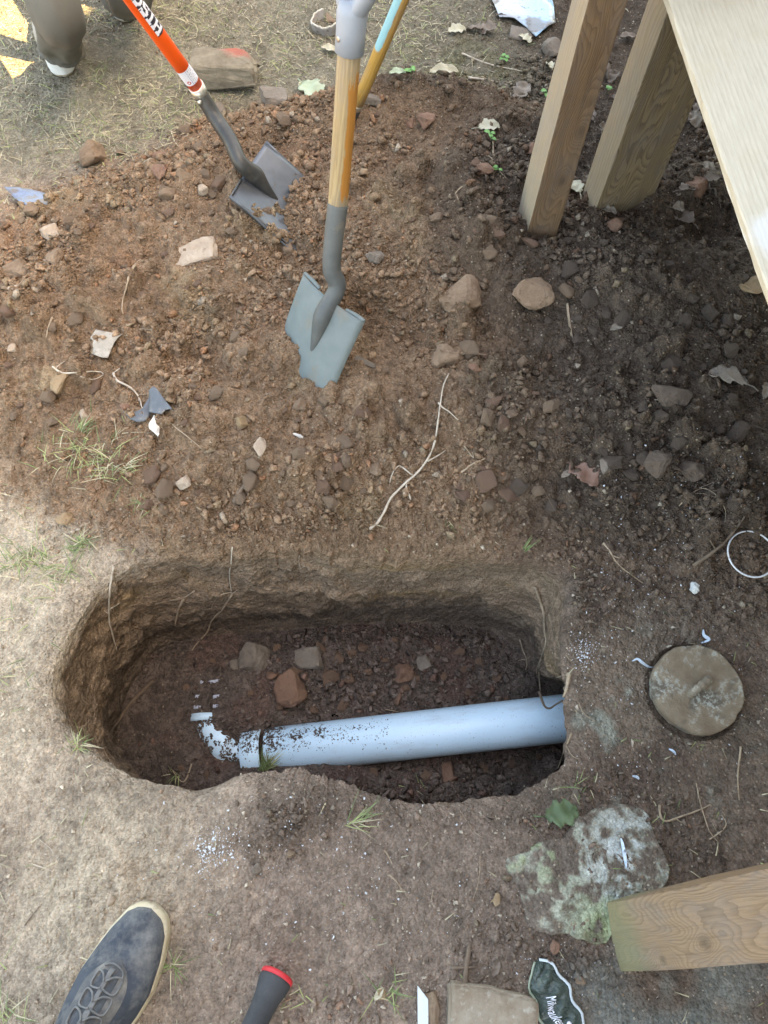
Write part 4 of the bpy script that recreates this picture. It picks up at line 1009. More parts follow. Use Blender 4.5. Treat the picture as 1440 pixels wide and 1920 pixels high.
# ---------------------------------------------------------------- shoes and people
PXS = .00086
def shoe(name_root, T, a, b, mats, sc_=1.0, flip=1, laces=True, root=None, band=False):
    """T toe tip on the ground, a direction from toe to heel, b direction to the shoe's right"""
    upv = Vector((0, 0, 1))
    Ls = [0, 6, 23, 60, 99, 140, 190, 234, 290, 335, 352, 360]; Lv = [4, 25, 42, 55, 63, 69, 67, 61, 50, 40, 26, 3]
    Rs = [0, 6, 12, 31, 72, 124, 163, 210, 260, 320, 350, 360]; Rv = [4, 27, 37, 52, 66, 75, 71, 61, 50, 43, 26, 3]
    if flip < 0: Ls, Lv, Rs, Rv = Rs, Rv, Ls, Lv
    hl = lambda s: np.interp(s, Ls, Lv) * PXS * sc_ * .94; hr = lambda s: np.interp(s, Rs, Rv) * PXS * sc_ * .94
    def W(s, lat, z): return T + a * (s * PXS * sc_) + b * lat + upv * z
    S_ = list(np.concatenate([np.array([0, 1.5, 4, 8, 14]), np.arange(22, 345, 9), np.array([350, 355, 358.5, 360])]))
    # sole: a stack of rings
    def ringpts(inset, z):
        L_, R__ = [], []
        for s in S_:
            ss = 180 + (s - 180) * (1 - inset / .155 / sc_)
            L_.append(W(ss, -max(hl(s) - inset, .0008), z)); R__.append(W(ss, max(hr(s) - inset, .0008), z))
        return L_ + R__[::-1]
    spring = lambda s: .010 * sc_ * max(0, (60 - s) / 60) ** 2
    lev = [(.004, .0), (.0005, .004), (.0, .012), (.0015, .0165), (.0, .021), (.002, .028), (.006, .031)]
    V, Fc = [], []; n = len(S_) * 2
    for ins, z in lev: V += ringpts(ins * sc_, z * sc_)
    for i in range(len(lev) - 1):
        for k in range(n):
            k2 = (k + 1) % n; Fc.append((i * n + k, i * n + k2, (i + 1) * n + k2, (i + 1) * n + k))
    Fc.append(tuple(range(n))[::-1]); Fc.append(tuple((len(lev) - 1) * n + k for k in range(n)))
    link('sole', mesh_from(V, Fc, 'sole', True), mats['sole'], root)
    Hs = [0, 10, 30, 60, 100, 150, 200, 240, 275, 310, 345, 360]; Hv = [.004, .016, .024, .028, .036, .050, .062, .068, .062, .056, .050, .030]
    hh = lambda s: np.interp(s, Hs, Hv) * sc_
    def top(s, u, lift=0):
        ins = .0022 * sc_; L_, r_ = max(hl(s) - ins, .001), max(hr(s) - ins, .001); ss = 180 + (s - 180) * .955
        lat = u * (r_ if u > 0 else L_); e = 2.3
        z = .027 * sc_ + hh(s) * max(0, (1 - abs(u) ** e)) ** (1 / 2.0)
        # creases across the toe box
        z += .0022 * sc_ * math.exp(-((s - 92 - 14 * u * u) / 6.0) ** 2) * (1 - u * u) - .0022 * sc_ * math.exp(-((s - 104 - 16 * u * u) / 7.0) ** 2) * (1 - u * u)
        z += .0016 * sc_ * math.sin(s * .08 + u * 5) * (1 - u * u)
        return W(ss, lat * 1.0, z + lift)
    V, Fc = [], []; NU = 44
    US = [-math.cos(math.pi * k / NU) for k in range(NU + 1)]
    for s in S_:
        for u in US: V.append(top(s, u))
    for i in range(len(S_) - 1):
        for k in range(NU):
            q = i * (NU + 1) + k; Fc.append((q, q + 1, q + NU + 2, q + NU + 1))
    link('upper', mesh_from(V, Fc, 'upper', True), mats['upper'], root)
    if band:
        V, Fc = [], []
        ssb = [s for s in S_ if s > 300]
        for z in (.010, .026, .040):
            for s in ssb: V.append(W(s + 2, -(hl(s) + .0015), z * sc_))
            for s in ssb[::-1]: V.append(W(s + 2, (hr(s) + .0015), z * sc_))
        n = 2 * len(ssb)
        for i in range(2):
            for k in range(n - 1): Fc.append((i * n + k, i * n + k + 1, (i + 1) * n + k + 1, (i + 1) * n + k))
        link('heel_band', mesh_from(V, Fc, 'heel_band', True), mats['band'], root)
    if laces:
        # eyestay: raised oval panel
        def patch(nm, f_in, m_, lift, ns=26, nu=14):
            V, Fc = [], []
            for i in range(ns + 1):
                for k in range(nu + 1):
                    s, u = f_in(i / ns, k / nu); V.append(top(s, u, lift * (0.2 if (i in (0,) or k in (0, nu)) else 1)))
            for i in range(ns):
                for k in range(nu): q = i * (nu + 1) + k; Fc.append((q, q + 1, q + nu + 2, q + nu + 1))
            return link(nm, mesh_from(V, Fc, nm, True), m_, root)
        def oval(v, k):
            s = 88 + v * 175; w_ = .64 * math.sin(min(1, v * 2.6 + .02) * math.pi / 2) ** .6 * (1 - .12 * v); return s - 0, -.02 + (k * 2 - 1) * w_
        patch('eyestay', oval, mats['stay'], .0022)
        patch('tongue', lambda v, k: (108 + v * 160, -.03 + (k * 2 - 1) * (.27 + .05 * v)), mats['tongue'], .0036)
        patch('lace_strap', lambda v, k: (104 + v * 125, -.04 + (k * 2 - 1) * (.085 - .02 * math.sin(v * 6.28))), mats['strap'], .0085)
        def lace(pts, r=.0015):
            q = [Vector(x) for x in catmull([tuple(top(s, u, l)) for s, u, l in pts], 6)]
            tube('lace', q, r, mats['lace'], root, 8)
        for i in range(4):
            s0 = 118 + i * 31; w_ = .36 + .03 * i
            lace([(s0 + 8, -.06, .010), (s0 - 2, -.20, .0085), (s0 - 3, -w_, .0055), (s0 + 10, -w_ - .03, .0045), (s0 + 22, -w_ + .02, .0055), (s0 + 21, -.16, .008), (s0 + 18, -.06, .010)])
            lace([(s0 + 6, -.02, .010), (s0 - 4, .14, .0085), (s0 - 5, w_ - .04, .0055), (s0 + 9, w_, .0045), (s0 + 20, w_ - .05, .0055), (s0 + 20, .12, .008), (s0 + 17, -.02, .010)])
        lace([(106, -.32, .0045), (99, -.15, .005), (98, .05, .005), (104, .24, .0045), (114, .32, .0045)])
    return top, W
me_person = empty('person', P0(150, 1960)); tag(me_person, 'person standing at the lower left, only a dusty dark blue laced trainer in view', 'person')
Tt = P0(296, 1692, 0.002); hx = P0(135, 2010, 0.002); aa = (hx - Tt).normalized(); bb = aa.cross(Vector((0, 0, 1))).normalized()
if bb.dot(R3 @ Vector((1, 0, 0))) < 0: bb = -bb
dust = (.30, .27, .22)
SM = dict(sole=mat('sole_cream', (.52, .43, .27), (.66, .59, .44), 18, .75, bstr=.3, c3=(.30, .22, .14), s3=30, f3=(.5, .68)),
    upper=mat('upper_navy', (.032, .042, .056), (.060, .072, .088), 22, .85, bstr=.6, bdist=.0012, c3=(.24, .235, .215), s3=14, f3=(.48, .74)),
    stay=mat('eyestay_grey', (.085, .09, .095), (.12, .12, .118), 40, .85, bstr=.3, c3=(.26, .245, .21), s3=20, f3=(.5, .75)),
    tongue=mat('tongue_dark', (.055, .065, .078), (.10, .11, .115), 60, .9, bstr=.5, c3=(.20, .19, .165), s3=22, f3=(.5, .75)),
    strap=mat('strap_grey', (.15, .155, .155), (.21, .21, .20), 50, .85, bstr=.3),
    lace=mat('lace_grey', (.13, .135, .135), (.22, .22, .21), 90, .85, bstr=.4))
topf, Wf = shoe('shoe', Tt, aa, bb, SM, 1.0, 1, True, me_person)
M['jeans'] = mat('trouser_dark', (.040, .042, .045), (.070, .070, .070), 60, .9, bstr=.6)
leg0 = Wf(300, .002, .065)
tube('sock', [leg0 + Vector((0, 0, z)) - aa * (z * .18) for z in (-.03, .0, .03, .06, .12)], [.040, .041, .037, .038, .043], M['jeans'], me_person, 28)
tube('trouser_leg', [leg0 + Vector((0, 0, z)) - aa * (z * .15) for z in (.05, .12, .25, .38, .5)], [.058, .060, .068, .075, .08], M['jeans'], me_person, 28)

man = empty('person', P0(150, 90)); tag(man, 'person in taupe trousers and tan shoes standing at the upper left behind the heap', 'person')
skin = mat('skin', (.42, .26, .18), (.48, .31, .22), 20, .6, bstr=.05)
MM = dict(sole=mat('man_sole', (.36, .30, .20), (.46, .40, .29), 20, .8, bstr=.2, c3=(.25, .21, .15), s3=20), upper=mat('man_upper', (.30, .27, .23), (.38, .35, .30), 24, .8, bstr=.4), band=mat('heel_white', (.62, .62, .58), (.7, .7, .66), 20, .6, bstr=0))
trs = mat('trouser_taupe', (.100, .098, .082), (.125, .12, .10), 8, .9, bstr=.15, bdist=.001)
feet = []
for (hpx_, hpy, an, fl) in ((124, 146, 108, 1), (231, 44, 84, -1)):
    Hh = P0(hpx_, hpy, .0); d_ = Vector((math.cos(math.radians(an)), math.sin(math.radians(an)), 0))
    a_ = -d_; T_ = Hh + d_ * (.31 * .94); b_ = d_.cross(Vector((0, 0, 1)))
    tf, wf = shoe('shoe', T_, a_, b_, MM, .94, fl, False, man, True); feet.append((Hh, d_))
def cloth_tube(name, pts, rad, mat_, parent, seg=40, rows=60, amp=.006, seed=0, gather=None):
    P_ = [Vector(q) for q in catmull([tuple(q) for q in pts], rows // (len(pts) - 1))]; n = len(P_)
    R_l = [np.interp(i / (n - 1), np.linspace(0, 1, len(rad)), rad) for i in range(n)]
    V, Fc = tube_data(P_, R_l, seg, cap=False); A = np.array([tuple(v) for v in V]).reshape(n, seg, 3); C_ = np.array([tuple(q) for q in P_])[:, None]
    D = A - C_; D /= np.linalg.norm(D, axis=2)[..., None] + 1e-9
    v_ = np.linspace(0, 1, n)[:, None]; k = np.arange(seg)[None] / seg * 2 * np.pi
    f = amp * (fbm(np.cos(k) * 1.6 + v_ * 3, np.sin(k) * 1.6 + v_ * 0, v_ * 9, 3, 700 + seed) * 1.5 + (gather or 0) * np.exp(-v_ / .12) * np.sin(v_ * 95 + 1.3 * np.sin(k + 1) * 2))
    A = A + D * f[..., None]
    return link(name, mesh_from(A.reshape(-1, 3), Fc, name, True), mat_, parent)
h1f, h2f = feet[0][0] + feet[0][1] * .075, feet[1][0] + feet[1][1] * .075
hipc = (h1f + h2f) / 2 + Vector((.03, .05, 0)); 
cloth_tube('trouser_leg', [P0(113, 92, .072), P0(110, 72, .12), P0(105, 35, .22), P0(99, -8, .34), Vector((h1f.x + .04, h1f.y + .03, .56)), Vector((hipc.x - .09, hipc.y, .90))], [.050, .051, .052, .058, .078, .10], trs, man, gather=.35, amp=.010)
cloth_tube('trouser_leg', [P0(232, 2, .072), P0(232, -15, .12), P0(234, -45, .24), Vector((h2f.x + .0, h2f.y + .02, .40)), Vector((h2f.x - .0, h2f.y + .03, .56)), Vector((hipc.x + .09, hipc.y, .90))], [.050, .052, .058, .066, .080, .10], trs, man, seed=3, gather=.35, amp=.010)
def skinned(name, joints, edges, mat_, parent, levels=2, root_i=0):
    me = bpy.data.meshes.new(name); me.from_pydata([tuple(j[0]) for j in joints], edges, []); me.update()
    o = bpy.data.objects.new(name + '_t', me); col.objects.link(o)
    sk = o.modifiers.new('s', 'SKIN'); ss = o.modifiers.new('u', 'SUBSURF'); ss.levels = levels; ss.render_levels = levels
    for i, j in enumerate(joints):
        me.skin_vertices[0].data[i].radius = (j[1], j[2] if len(j) > 2 else j[1])
    me.skin_vertices[0].data[root_i].use_root = True
    dg = bpy.context.evaluated_depsgraph_get(); ev = o.evaluated_get(dg); nm = bpy.data.meshes.new_from_object(ev)
    bpy.data.objects.remove(o); nm.name = name; smooth(nm)
    return link(name, nm, mat_, parent)
hx_, hy_ = hipc.x, hipc.y; Vv = lambda x, y, z: Vector((hx_ + x, hy_ + y, z))
body = [(Vv(0, 0, .95), .12, .09), (Vv(0, 0, 1.15), .13, .09), (Vv(0, .01, 1.36), .15, .10), (Vv(0, .0, 1.46), .06, .055), (Vv(0, .02, 1.53), .055), (Vv(0, .04, 1.60), .075, .085), (Vv(0, .04, 1.70), .075, .09),
    (Vv(-.17, 0, 1.40), .055), (Vv(-.24, .0, 1.13), .042), (Vv(-.22, .14, .92), .030), (Vv(-.21, .20, .86), .030, .018), (Vv(.17, 0, 1.40), .055), (Vv(.24, .0, 1.13), .042), (Vv(.22, .14, .92), .030), (Vv(.21, .20, .86), .030, .018),
    (Vv(-.09, 0, .86), .085), (Vector((h1f.x + .03, h1f.y + .03, .50)), .050), (Vector((h1f.x, h1f.y, .09)), .034), (Vv(.09, 0, .86), .085), (Vector((h2f.x, h2f.y + .03, .50)), .050), (Vector((h2f.x, h2f.y, .09)), .034)]
ed = [(0, 1), (1, 2), (2, 3), (3, 4), (4, 5), (5, 6), (2, 7), (7, 8), (8, 9), (9, 10), (2, 11), (11, 12), (12, 13), (13, 14), (0, 15), (15, 16), (16, 17), (0, 18), (18, 19), (19, 20)]
skinned('body', body, ed, skin, man)
shirt = [(Vv(0, 0, .90), .15, .115), (Vv(0, 0, 1.15), .15, .11), (Vv(0, .01, 1.37), .165, .115), (Vv(0, 0, 1.45), .075, .07), (Vv(-.18, 0, 1.40), .070), (Vv(-.235, 0, 1.18), .058), (Vv(.18, 0, 1.40), .070), (Vv(.235, 0, 1.18), .058)]
skinned('shirt', shirt, [(0, 1), (1, 2), (2, 3), (2, 4), (4, 5), (2, 6), (6, 7)], mat('shirt_grey', (.22, .23, .24), (.28, .29, .30), 20, .9), man)
hairj = [(Vv(0, .01, 1.66), .082, .085), (Vv(0, .03, 1.74), .078, .085)]
skinned('hair', hairj, [(0, 1)], mat('hair_dark', (.03, .022, .016), (.05, .035, .025), 50, .7), man)

# ---------------------------------------------------------------- small things lying about
def sheet(name, outline, lift, mat_, label, cat, fold=0.0, seed=0, thick=.0012, nsub=3, group=None, parent=None, flatp=True, wave=.004, curl=0.0):
    """a thin torn piece: its outline in photo pixels laid on the ground where it lies"""
    pts = [surf(px, py) for px, py in outline]; c_ = sum(pts, Vector()) / len(pts)
    # a plane through the piece, so that it does not follow every crumb
    zm = sum(q.z for q in pts) / len(pts)
    if flatp: pts = [Vector((q.x, q.y, zm + (q.z - zm) * .4)) for q in pts]
    bm = bmesh.new(); vs = [bm.verts.new(q) for q in pts]; f_ = bm.faces.new(vs)
    bmesh.ops.triangulate(bm, faces=[f_]); bmesh.ops.subdivide_edges(bm, edges=bm.edges[:], cuts=nsub, use_grid_fill=True)
    xs = [q.x for q in pts]; ex = (max(xs) - min(xs)) / 2 + 1e-6
    for v in bm.verts:
        w_ = math.sin(v.co.x * 61 + seed) * .5 + math.sin(v.co.y * 73 + v.co.x * 40 + seed * 2) * .4
        v.co.z += lift + w_ * wave + curl * ((v.co - c_).length / ex) ** 2 * .01 + fold * abs(v.co.x - c_.x)
    bm.normal_update(); me = bpy.data.meshes.new(name); bm.to_mesh(me); bm.free(); smooth(me)
    for v in me.vertices: v.co -= c_
    o = link(name, me, mat_, parent); o.location = c_
    s_ = o.modifiers.new('thick', 'SOLIDIFY'); s_.thickness = thick; s_.offset = 1
    if label: tag(o, label, cat, group)
    return o
mps, t, p = nodes('bluish_plastic'); p.inputs['Roughness'].default_value = .22
c = coords(t); n1 = noise(t, c, 70, 5, .7); n2 = noise(t, c, 9, 3, .6); sx = t.nodes.new('ShaderNodeSeparateXYZ'); t.links.new(c, sx.inputs[0])
cl = mixc(t, (.50, .52, .54), (.36, .60, .80), ramp(t, sx.outputs[0], -.03, .03)); cl = mixc(t, cl, (.17, .15, .13), ramp(t, n1, .56, .66, 0, .8)); cl = mixc(t, cl, (.20, .15, .10), ramp(t, n2, .56, .62, 0, .8)); t.links.new(cl, p.inputs['Base Color'])
sheet('plastic_sheet', [(912,-20),(922,10),(935,40),(962,44),(985,55),(1003,78),(1016,64),(1040,50),(1035,12),(1022,-20)], .012, mps, 'dirty sheet of pale blue plastic lying at the top edge between plants and post', 'plastic sheet', seed=1, thick=.002)
sheet('broken_tile', [(958,52),(994,56),(1000,72),(975,78),(954,72)], .006, M['rock_grey'], 'grey broken tile piece under the blue plastic sheet', 'tile', seed=2, thick=.006, wave=.001)
sheet('plastic_strip', [(16,366),(42,364),(62,366),(92,370),(118,364),(134,370),(124,378),(96,383),(60,386),(34,384)], .004, mat('blue_film', (.17, .21, .31), (.12, .14, .19), 60, .3, bstr=.3, c3=(.16, .12, .09), s3=40, f3=(.5, .6)), 'blue grey strip of plastic film near the upper left edge', 'plastic strip', seed=3)
mcard = mat('torn_card', (.33, .29, .235), (.42, .38, .32), 50, .8, bstr=.5, c3=(.24, .19, .14), s3=70, f3=(.55, .68))
crd = sheet('torn_card', [(172,639),(184,626),(203,629),(214,629),(213,637),(224,636),(234,632),(226,640),(220,651),(214,668),(208,682),(194,680),(180,677),(181,664),(178,654),(178,644)], .016, mcard, 'pale torn piece of card with a folded top on the left of the heap', 'card', seed=4, wave=.003)
mdp = mat('dark_plastic', (.075, .085, .095), (.135, .145, .155), 22, .45, bstr=.2, c3=(.30, .25, .18), s3=50, f3=(.56, .72))
bw = empty('plastic_shard', surf(282, 772)); tag(bw, 'blue grey broken plastic shard with two wings on the left of the heap', 'plastic shard')
for q, ln, sd_ in (([(233,777),(247,776),(258,774),(268,769),(284,742),(284,784),(276,794),(262,800),(248,793)], .010, 5), ([(284,742),(291,734),(298,738),(312,756),(325,771),(314,776),(306,782),(284,784)], .016, 6)):
    o_ = sheet('shard_wing', q, ln, mdp, None, None, seed=sd_, wave=.002, thick=.0016); loc = o_.location.copy(); o_.parent = bw; o_.location = loc - Vector(bw.location)
# curved broken pot behind the grey shovel's grip
pot = empty('broken_pot', surf(612, 62)); tag(pot, 'broken grey curved pot fragment with a pale rim beside the grip of the shovel', 'pot fragment')
pcn = Vector(surf(618, 50)); V, Fc = [], []
na, nz_ = 40, 12
for j in range(nz_ + 1):
    for i in range(na + 1):
        a = math.radians(110 + 190 * i / na); r = .050 - .008 * j / nz_ + .001 * math.sin(i * 1.1)
        hgt = .032 * (1 + .10 * math.sin(i * .35) + .04 * math.sin(i * 1.9)); V.append(pcn + Vector((r * math.cos(a), r * math.sin(a) * .8, -.006 + hgt * (1 - j / nz_) + .012 * math.cos(a))))
for j in range(nz_):
    for i in range(na): q = j * (na + 1) + i; Fc.append((q, q + 1, q + na + 2, q + na + 1))
o_ = link('pot_wall', mesh_from(V, Fc, 'pot_wall', True), mat('pot_clay', (.33, .29, .26), (.42, .38, .34), 40, .8, bstr=.4, c3=(.12, .10, .08), s3=50), pot); s_ = o_.modifiers.new('thick', 'SOLIDIFY'); s_.thickness = .0045; s_.offset = 0
rimp = [Vector(V[i]) + Vector((0, 0, .001)) for i in range(na + 1)]
tube('pot_rim', rimp, .0024, mat('pot_rim', (.55, .50, .40), (.62, .58, .5), 30, .8), pot, 6)
stone(627, 44, 34, 34, B_, 'brown stone lying inside the broken pot fragment', 402, .2)

# hammer handle at the bottom edge: black grip and red collar
ham = empty('hammer', surf(510, 1870)); tag(ham, 'black rubber handled tool with a red end lying at the bottom edge', 'hammer')
hs = c2w(528, 1820, 1.265); he = c2w(455, 1985, 1.245); hdv = (he - hs).normalized()
hs.z = .022; he.z = .075; hdv = (he - hs).normalized()
blk = mat('black_rubber', (.030, .032, .034), (.060, .062, .064), 20, .75, bstr=.5, c3=(.16, .14, .12), s3=12, f3=(.55, .8))
prf = [(0, .0250), (.006, .0255), (.014, .0240), (.028, .0205), (.045, .0185), (.09, .0178), (.16, .018), (.26, .018)]
tube('rubber_grip', [hs + hdv * q[0] for q in prf], [q[1] for q in prf], blk, ham, 36)
redm = mat('red_rubber', (.68, .035, .045), (.60, .03, .04), 30, .5, bstr=.2, c3=(.35, .08, .06), s3=40, f3=(.58, .75))
prr = [(-.0075, .0195), (-.007, .0235), (-.0045, .0262), (-.001, .0264), (.0012, .0252)]
tube('red_collar', [hs + hdv * q[0] for q in prr], [q[1] for q in prr], redm, ham, 36)
# metal strip
def bar_obj(name, outline, z0, z1, mat_, label, cat, bev=.0008):
    b_ = [P0(px, py, z1) for px, py in outline]; bm = bmesh.new(); v1 = [bm.verts.new(q) for q in b_]; v0 = [bm.verts.new(Vector((q.x, q.y, z0))) for q in b_]
    n = len(b_); f_ = bm.faces.new(v1); bm.faces.new(v0[::-1])
    for i in range(n): bm.faces.new((v1[i], v0[i], v0[(i + 1) % n], v1[(i + 1) % n]))
    bmesh.ops.recalc_face_normals(bm, faces=bm.faces)
    if bev: bmesh.ops.bevel(bm, geom=[e for e in bm.edges], offset=bev, segments=2, affect='EDGES')
    me = bpy.data.meshes.new(name); bm.to_mesh(me); bm.free(); return tag(link(name, me, mat_), label, cat)
bar_obj('metal_strip', [(783,1848),(803,1874),(804,2000),(784,2000)], .014, .020, mat('bright_steel', (.50, .56, .57), (.60, .66, .67), 14, .45, .3, .1, c3=(.25, .18, .12), s3=40, f3=(.6, .7)), 'pale metal strip with a slanted tip at the bottom edge left of the brick', 'metal strip')
# brick with worn edges
bko = [(843,1843),(920,1853),(1010,1876),(1008,2010),(838,2010)]
bk = bar_obj('brick', bko, -.02, .034, mat('worn_brick', (.245, .18, .12), (.36, .30, .225), 30, .95, bstr=.9, bdist=.004, c3=(.48, .44, .36), s3=55, f3=(.56, .72)), 'worn flat brown brick at the bottom edge', 'brick', .004)
bm = bmesh.new(); bm.from_mesh(bk.data); bmesh.ops.triangulate(bm, faces=bm.faces[:]); bmesh.ops.subdivide_edges(bm, edges=bm.edges[:], cuts=7, use_grid_fill=True)
A = np.array([v.co[:] for v in bm.verts]); kk = fbm(A[:, 0] * 60, A[:, 1] * 60, A[:, 2] * 60, 3, 911)
for v, k in zip(bm.verts, kk): v.co += Vector((k * .003, k * .003, k * .0035))
bm.to_mesh(bk.data); bm.free(); smooth(bk.data)
# crumpled wrapper
wr = empty('wrapper', surf(1035, 1870)); tag(wr, 'crumpled dark green plastic wrapper with white lettering right of the brick', 'wrapper')
wa, wb = P0(1008, 1802, .012), P0(1085, 1985, .012); wd = (wb - wa); wl = wd.length; wd.normalize(); wn = Vector((0, 0, 1)).cross(wd)
if wn.dot(R3 @ Vector((1, 0, 0))) < 0: wn = -wn
V, Fc = [], []; nu, nv = 18, 54
def wtop(v, u):
    hw = .0265 * (1 - math.exp(-v * 9)) + .004; z = .014 * (1 - abs(u) ** 2.4) * (1 - math.exp(-v * 12)) + .006 * abs(fbm(np.array([v * 14]), np.array([u * 2.3]), 0, 3, 920)[0]) + .004 * math.sin(v * 38 + u * 4) * (1 - abs(u))
    return wa + wd * (v * wl) + wn * (u * hw + .003 * math.sin(v * 22)) + Vector((0, 0, z - .008))
for j in range(nv + 1):
    for i in range(nu + 1): V.append(wtop(j / nv, i / nu * 2 - 1))
for j in range(nv):
    for i in range(nu): q = j * (nu + 1) + i; Fc.append((q, q + 1, q + nu + 2, q + nu + 1))
wm = mat('green_film', (.028, .048, .038), (.055, .080, .066), 40, .2, bstr=.9, bdist=.003, c3=(.32, .36, .34), s3=34, f3=(.62, .70), coat=.5)
link('film', mesh_from(V, Fc, 'film', False), wm, wr)
for sd_, m_ in ((-1, mat('film_edge', (.30, .38, .27), (.40, .46, .36), 30, .4, bstr=0)), (1, mat('film_edge_white', (.55, .62, .64), (.62, .68, .7), 30, .35, bstr=0))):
    pts = [wtop(v / 20, sd_ * .97) + Vector((0, 0, .002)) for v in range(0, 21)]; tube('film_edge', pts, .0013, m_, wr, 6, flat=2.2)
wtext = bpy.data.curves.new('wrapper_text', 'FONT'); wtext.body = 'Milwaukee'; wtext.size = .018; wtext.extrude = .0002; wtext.shear = .3
to = bpy.data.objects.new('wt', wtext); col.objects.link(to); dg = bpy.context.evaluated_depsgraph_get(); tm = bpy.data.meshes.new_from_object(to.evaluated_get(dg)); bpy.data.objects.remove(to)
co = np.zeros(len(tm.vertices) * 3); tm.vertices.foreach_get('co', co); co = co.reshape(-1, 3); wdt = co[:, 0].max()
for i, v in enumerate(tm.vertices):
    vv_ = .34 + co[i, 0] / wdt * .30; uu = -.25 - (co[i, 1] - .006) / .026 * -1
    q = wtop(vv_, max(-.9, min(.9, uu))); v.co = q + Vector((0, 0, .0035 + co[i, 2]))
link('lettering', tm, M['ink_white'], wr)
dot = wtop(.66, .1); tube('white_dot', [dot + Vector((0, 0, .001)), dot + Vector((0, 0, .0035))], .0035, M['ink_white'], wr, 16)

# slivers and scraps of plastic
mbl = mat('blue_white_scrap', (.42, .55, .66), (.62, .68, .72), 60, .35, bstr=.1, c3=(.1, .1, .12), s3=90, f3=(.55, .65))
for lb, pts, r in (('blue white plastic sliver standing on the mossy slab', [(1160,1573,.010),(1163,1590,.012),(1168,1612,.010),(1172,1630,.006)], .0026),
                   ('pale curled plastic scrap left of the concrete lid', [(1184,1240,.004),(1190,1236,.010),(1198,1242,.010),(1212,1249,.006),(1225,1251,.003)], .0026),
                   ('dark blue plastic scrap on the far rim of the lid', [(1318,1180,.002),(1320,1192,.008),(1325,1200,.010),(1315,1206,.006)], .0026),
                   ('white sliver of plastic below the concrete lid', [(1253,1405,.002),(1260,1410,.005),(1266,1416,.002)], .0020),
                   ('white toothlike scrap near the slab top', [(1184,1456,.003),(1192,1458,.005),(1197,1462,.003)], .0024)):
    P_ = [Vector(q) for q in catmull([tuple(surf(a, b, l)) for a, b, l in pts], 5)]
    n = len(P_); V, Fc = tube_data(P_, [r * (.35 + math.sin(math.pi * (i + .5) / n)) for i in range(n)], 8, flat=.35); tag(link('plastic_scrap', mesh_from(V, Fc, 'plastic_scrap', True), mbl), lb, 'plastic scrap')
wc = surf(1302, 1103); o_ = link('foam_clump', hull_mesh('foam_clump', 26, 55, .013, .014, .009, 0, .004, 3), mat('white_foam', (.62, .63, .58), (.72, .72, .68), 90, .8, bstr=.8, c3=(.25, .2, .15), s3=70, f3=(.56, .66))); o_.location = wc + Vector((0, 0, .003)); tag(o_, 'lumpy white foam clump right of the pit corner', 'foam clump')
mshell = mat('shell_white', (.66, .63, .56), (.74, .72, .66), 40, .6)
o_ = link('shell_chip', hull_mesh('shell_chip', 12, 56, .014, .007, .004, 0), mshell); o_.location = surf(561, 821, .004); o_.rotation_euler = (.1, .2, -.5); tag(o_, 'small white curved shell chip on the front slope of the heap', 'shell')

# ---------------------------------------------------------------- loose soil: crumbs, grit, rubble
thr = np.concatenate([th, [th[0] + 2 * math.pi]]); rimr = np.hypot(rim[:, 0] - cc[0], rim[:, 1] - cc[1]); rimr2 = np.concatenate([rimr, rimr[:1]])
def outside_pit(x, y, m=.004):
    a = np.arctan2(y - cc[1], x - cc[0]); a = th[0] + np.mod(a - th[0], 2 * math.pi)
    return np.hypot(x - cc[0], y - cc[1]) > np.interp(a, thr, rimr2) + m
def ground_z(x, y):
    d_, rid = detail(x, y); return macro(x, y) + d_, rid
def in_view(x, y, z=0.0, m=90):
    Pw = np.stack([x, y, np.zeros_like(x) + z - CH], 0); v = np.array(R3.transposed()) @ Pw
    px = 720 + F * v[0] / -v[2]; py = 960 - F * v[1] / -v[2]
    return (px > -m) & (px < 1440 + m) & (py > -m) & (py < 1920 + m)
TEMPL = []
for k in range(16):
    me = hull_mesh('t', 10 if k < 10 else 8, 1000 + k, 1, 1, .8, 0); bm = bmesh.new(); bm.from_mesh(me); bmesh.ops.triangulate(bm, faces=bm.faces[:]); bm.verts.ensure_lookup_table()
    for i, v in enumerate(bm.verts): v.index = i
    TEMPL.append((np.array([v.co[:] for v in bm.verts]), np.array([[v.index for v in f.verts] for f in bm.faces]))); bm.free(); bpy.data.meshes.remove(me)
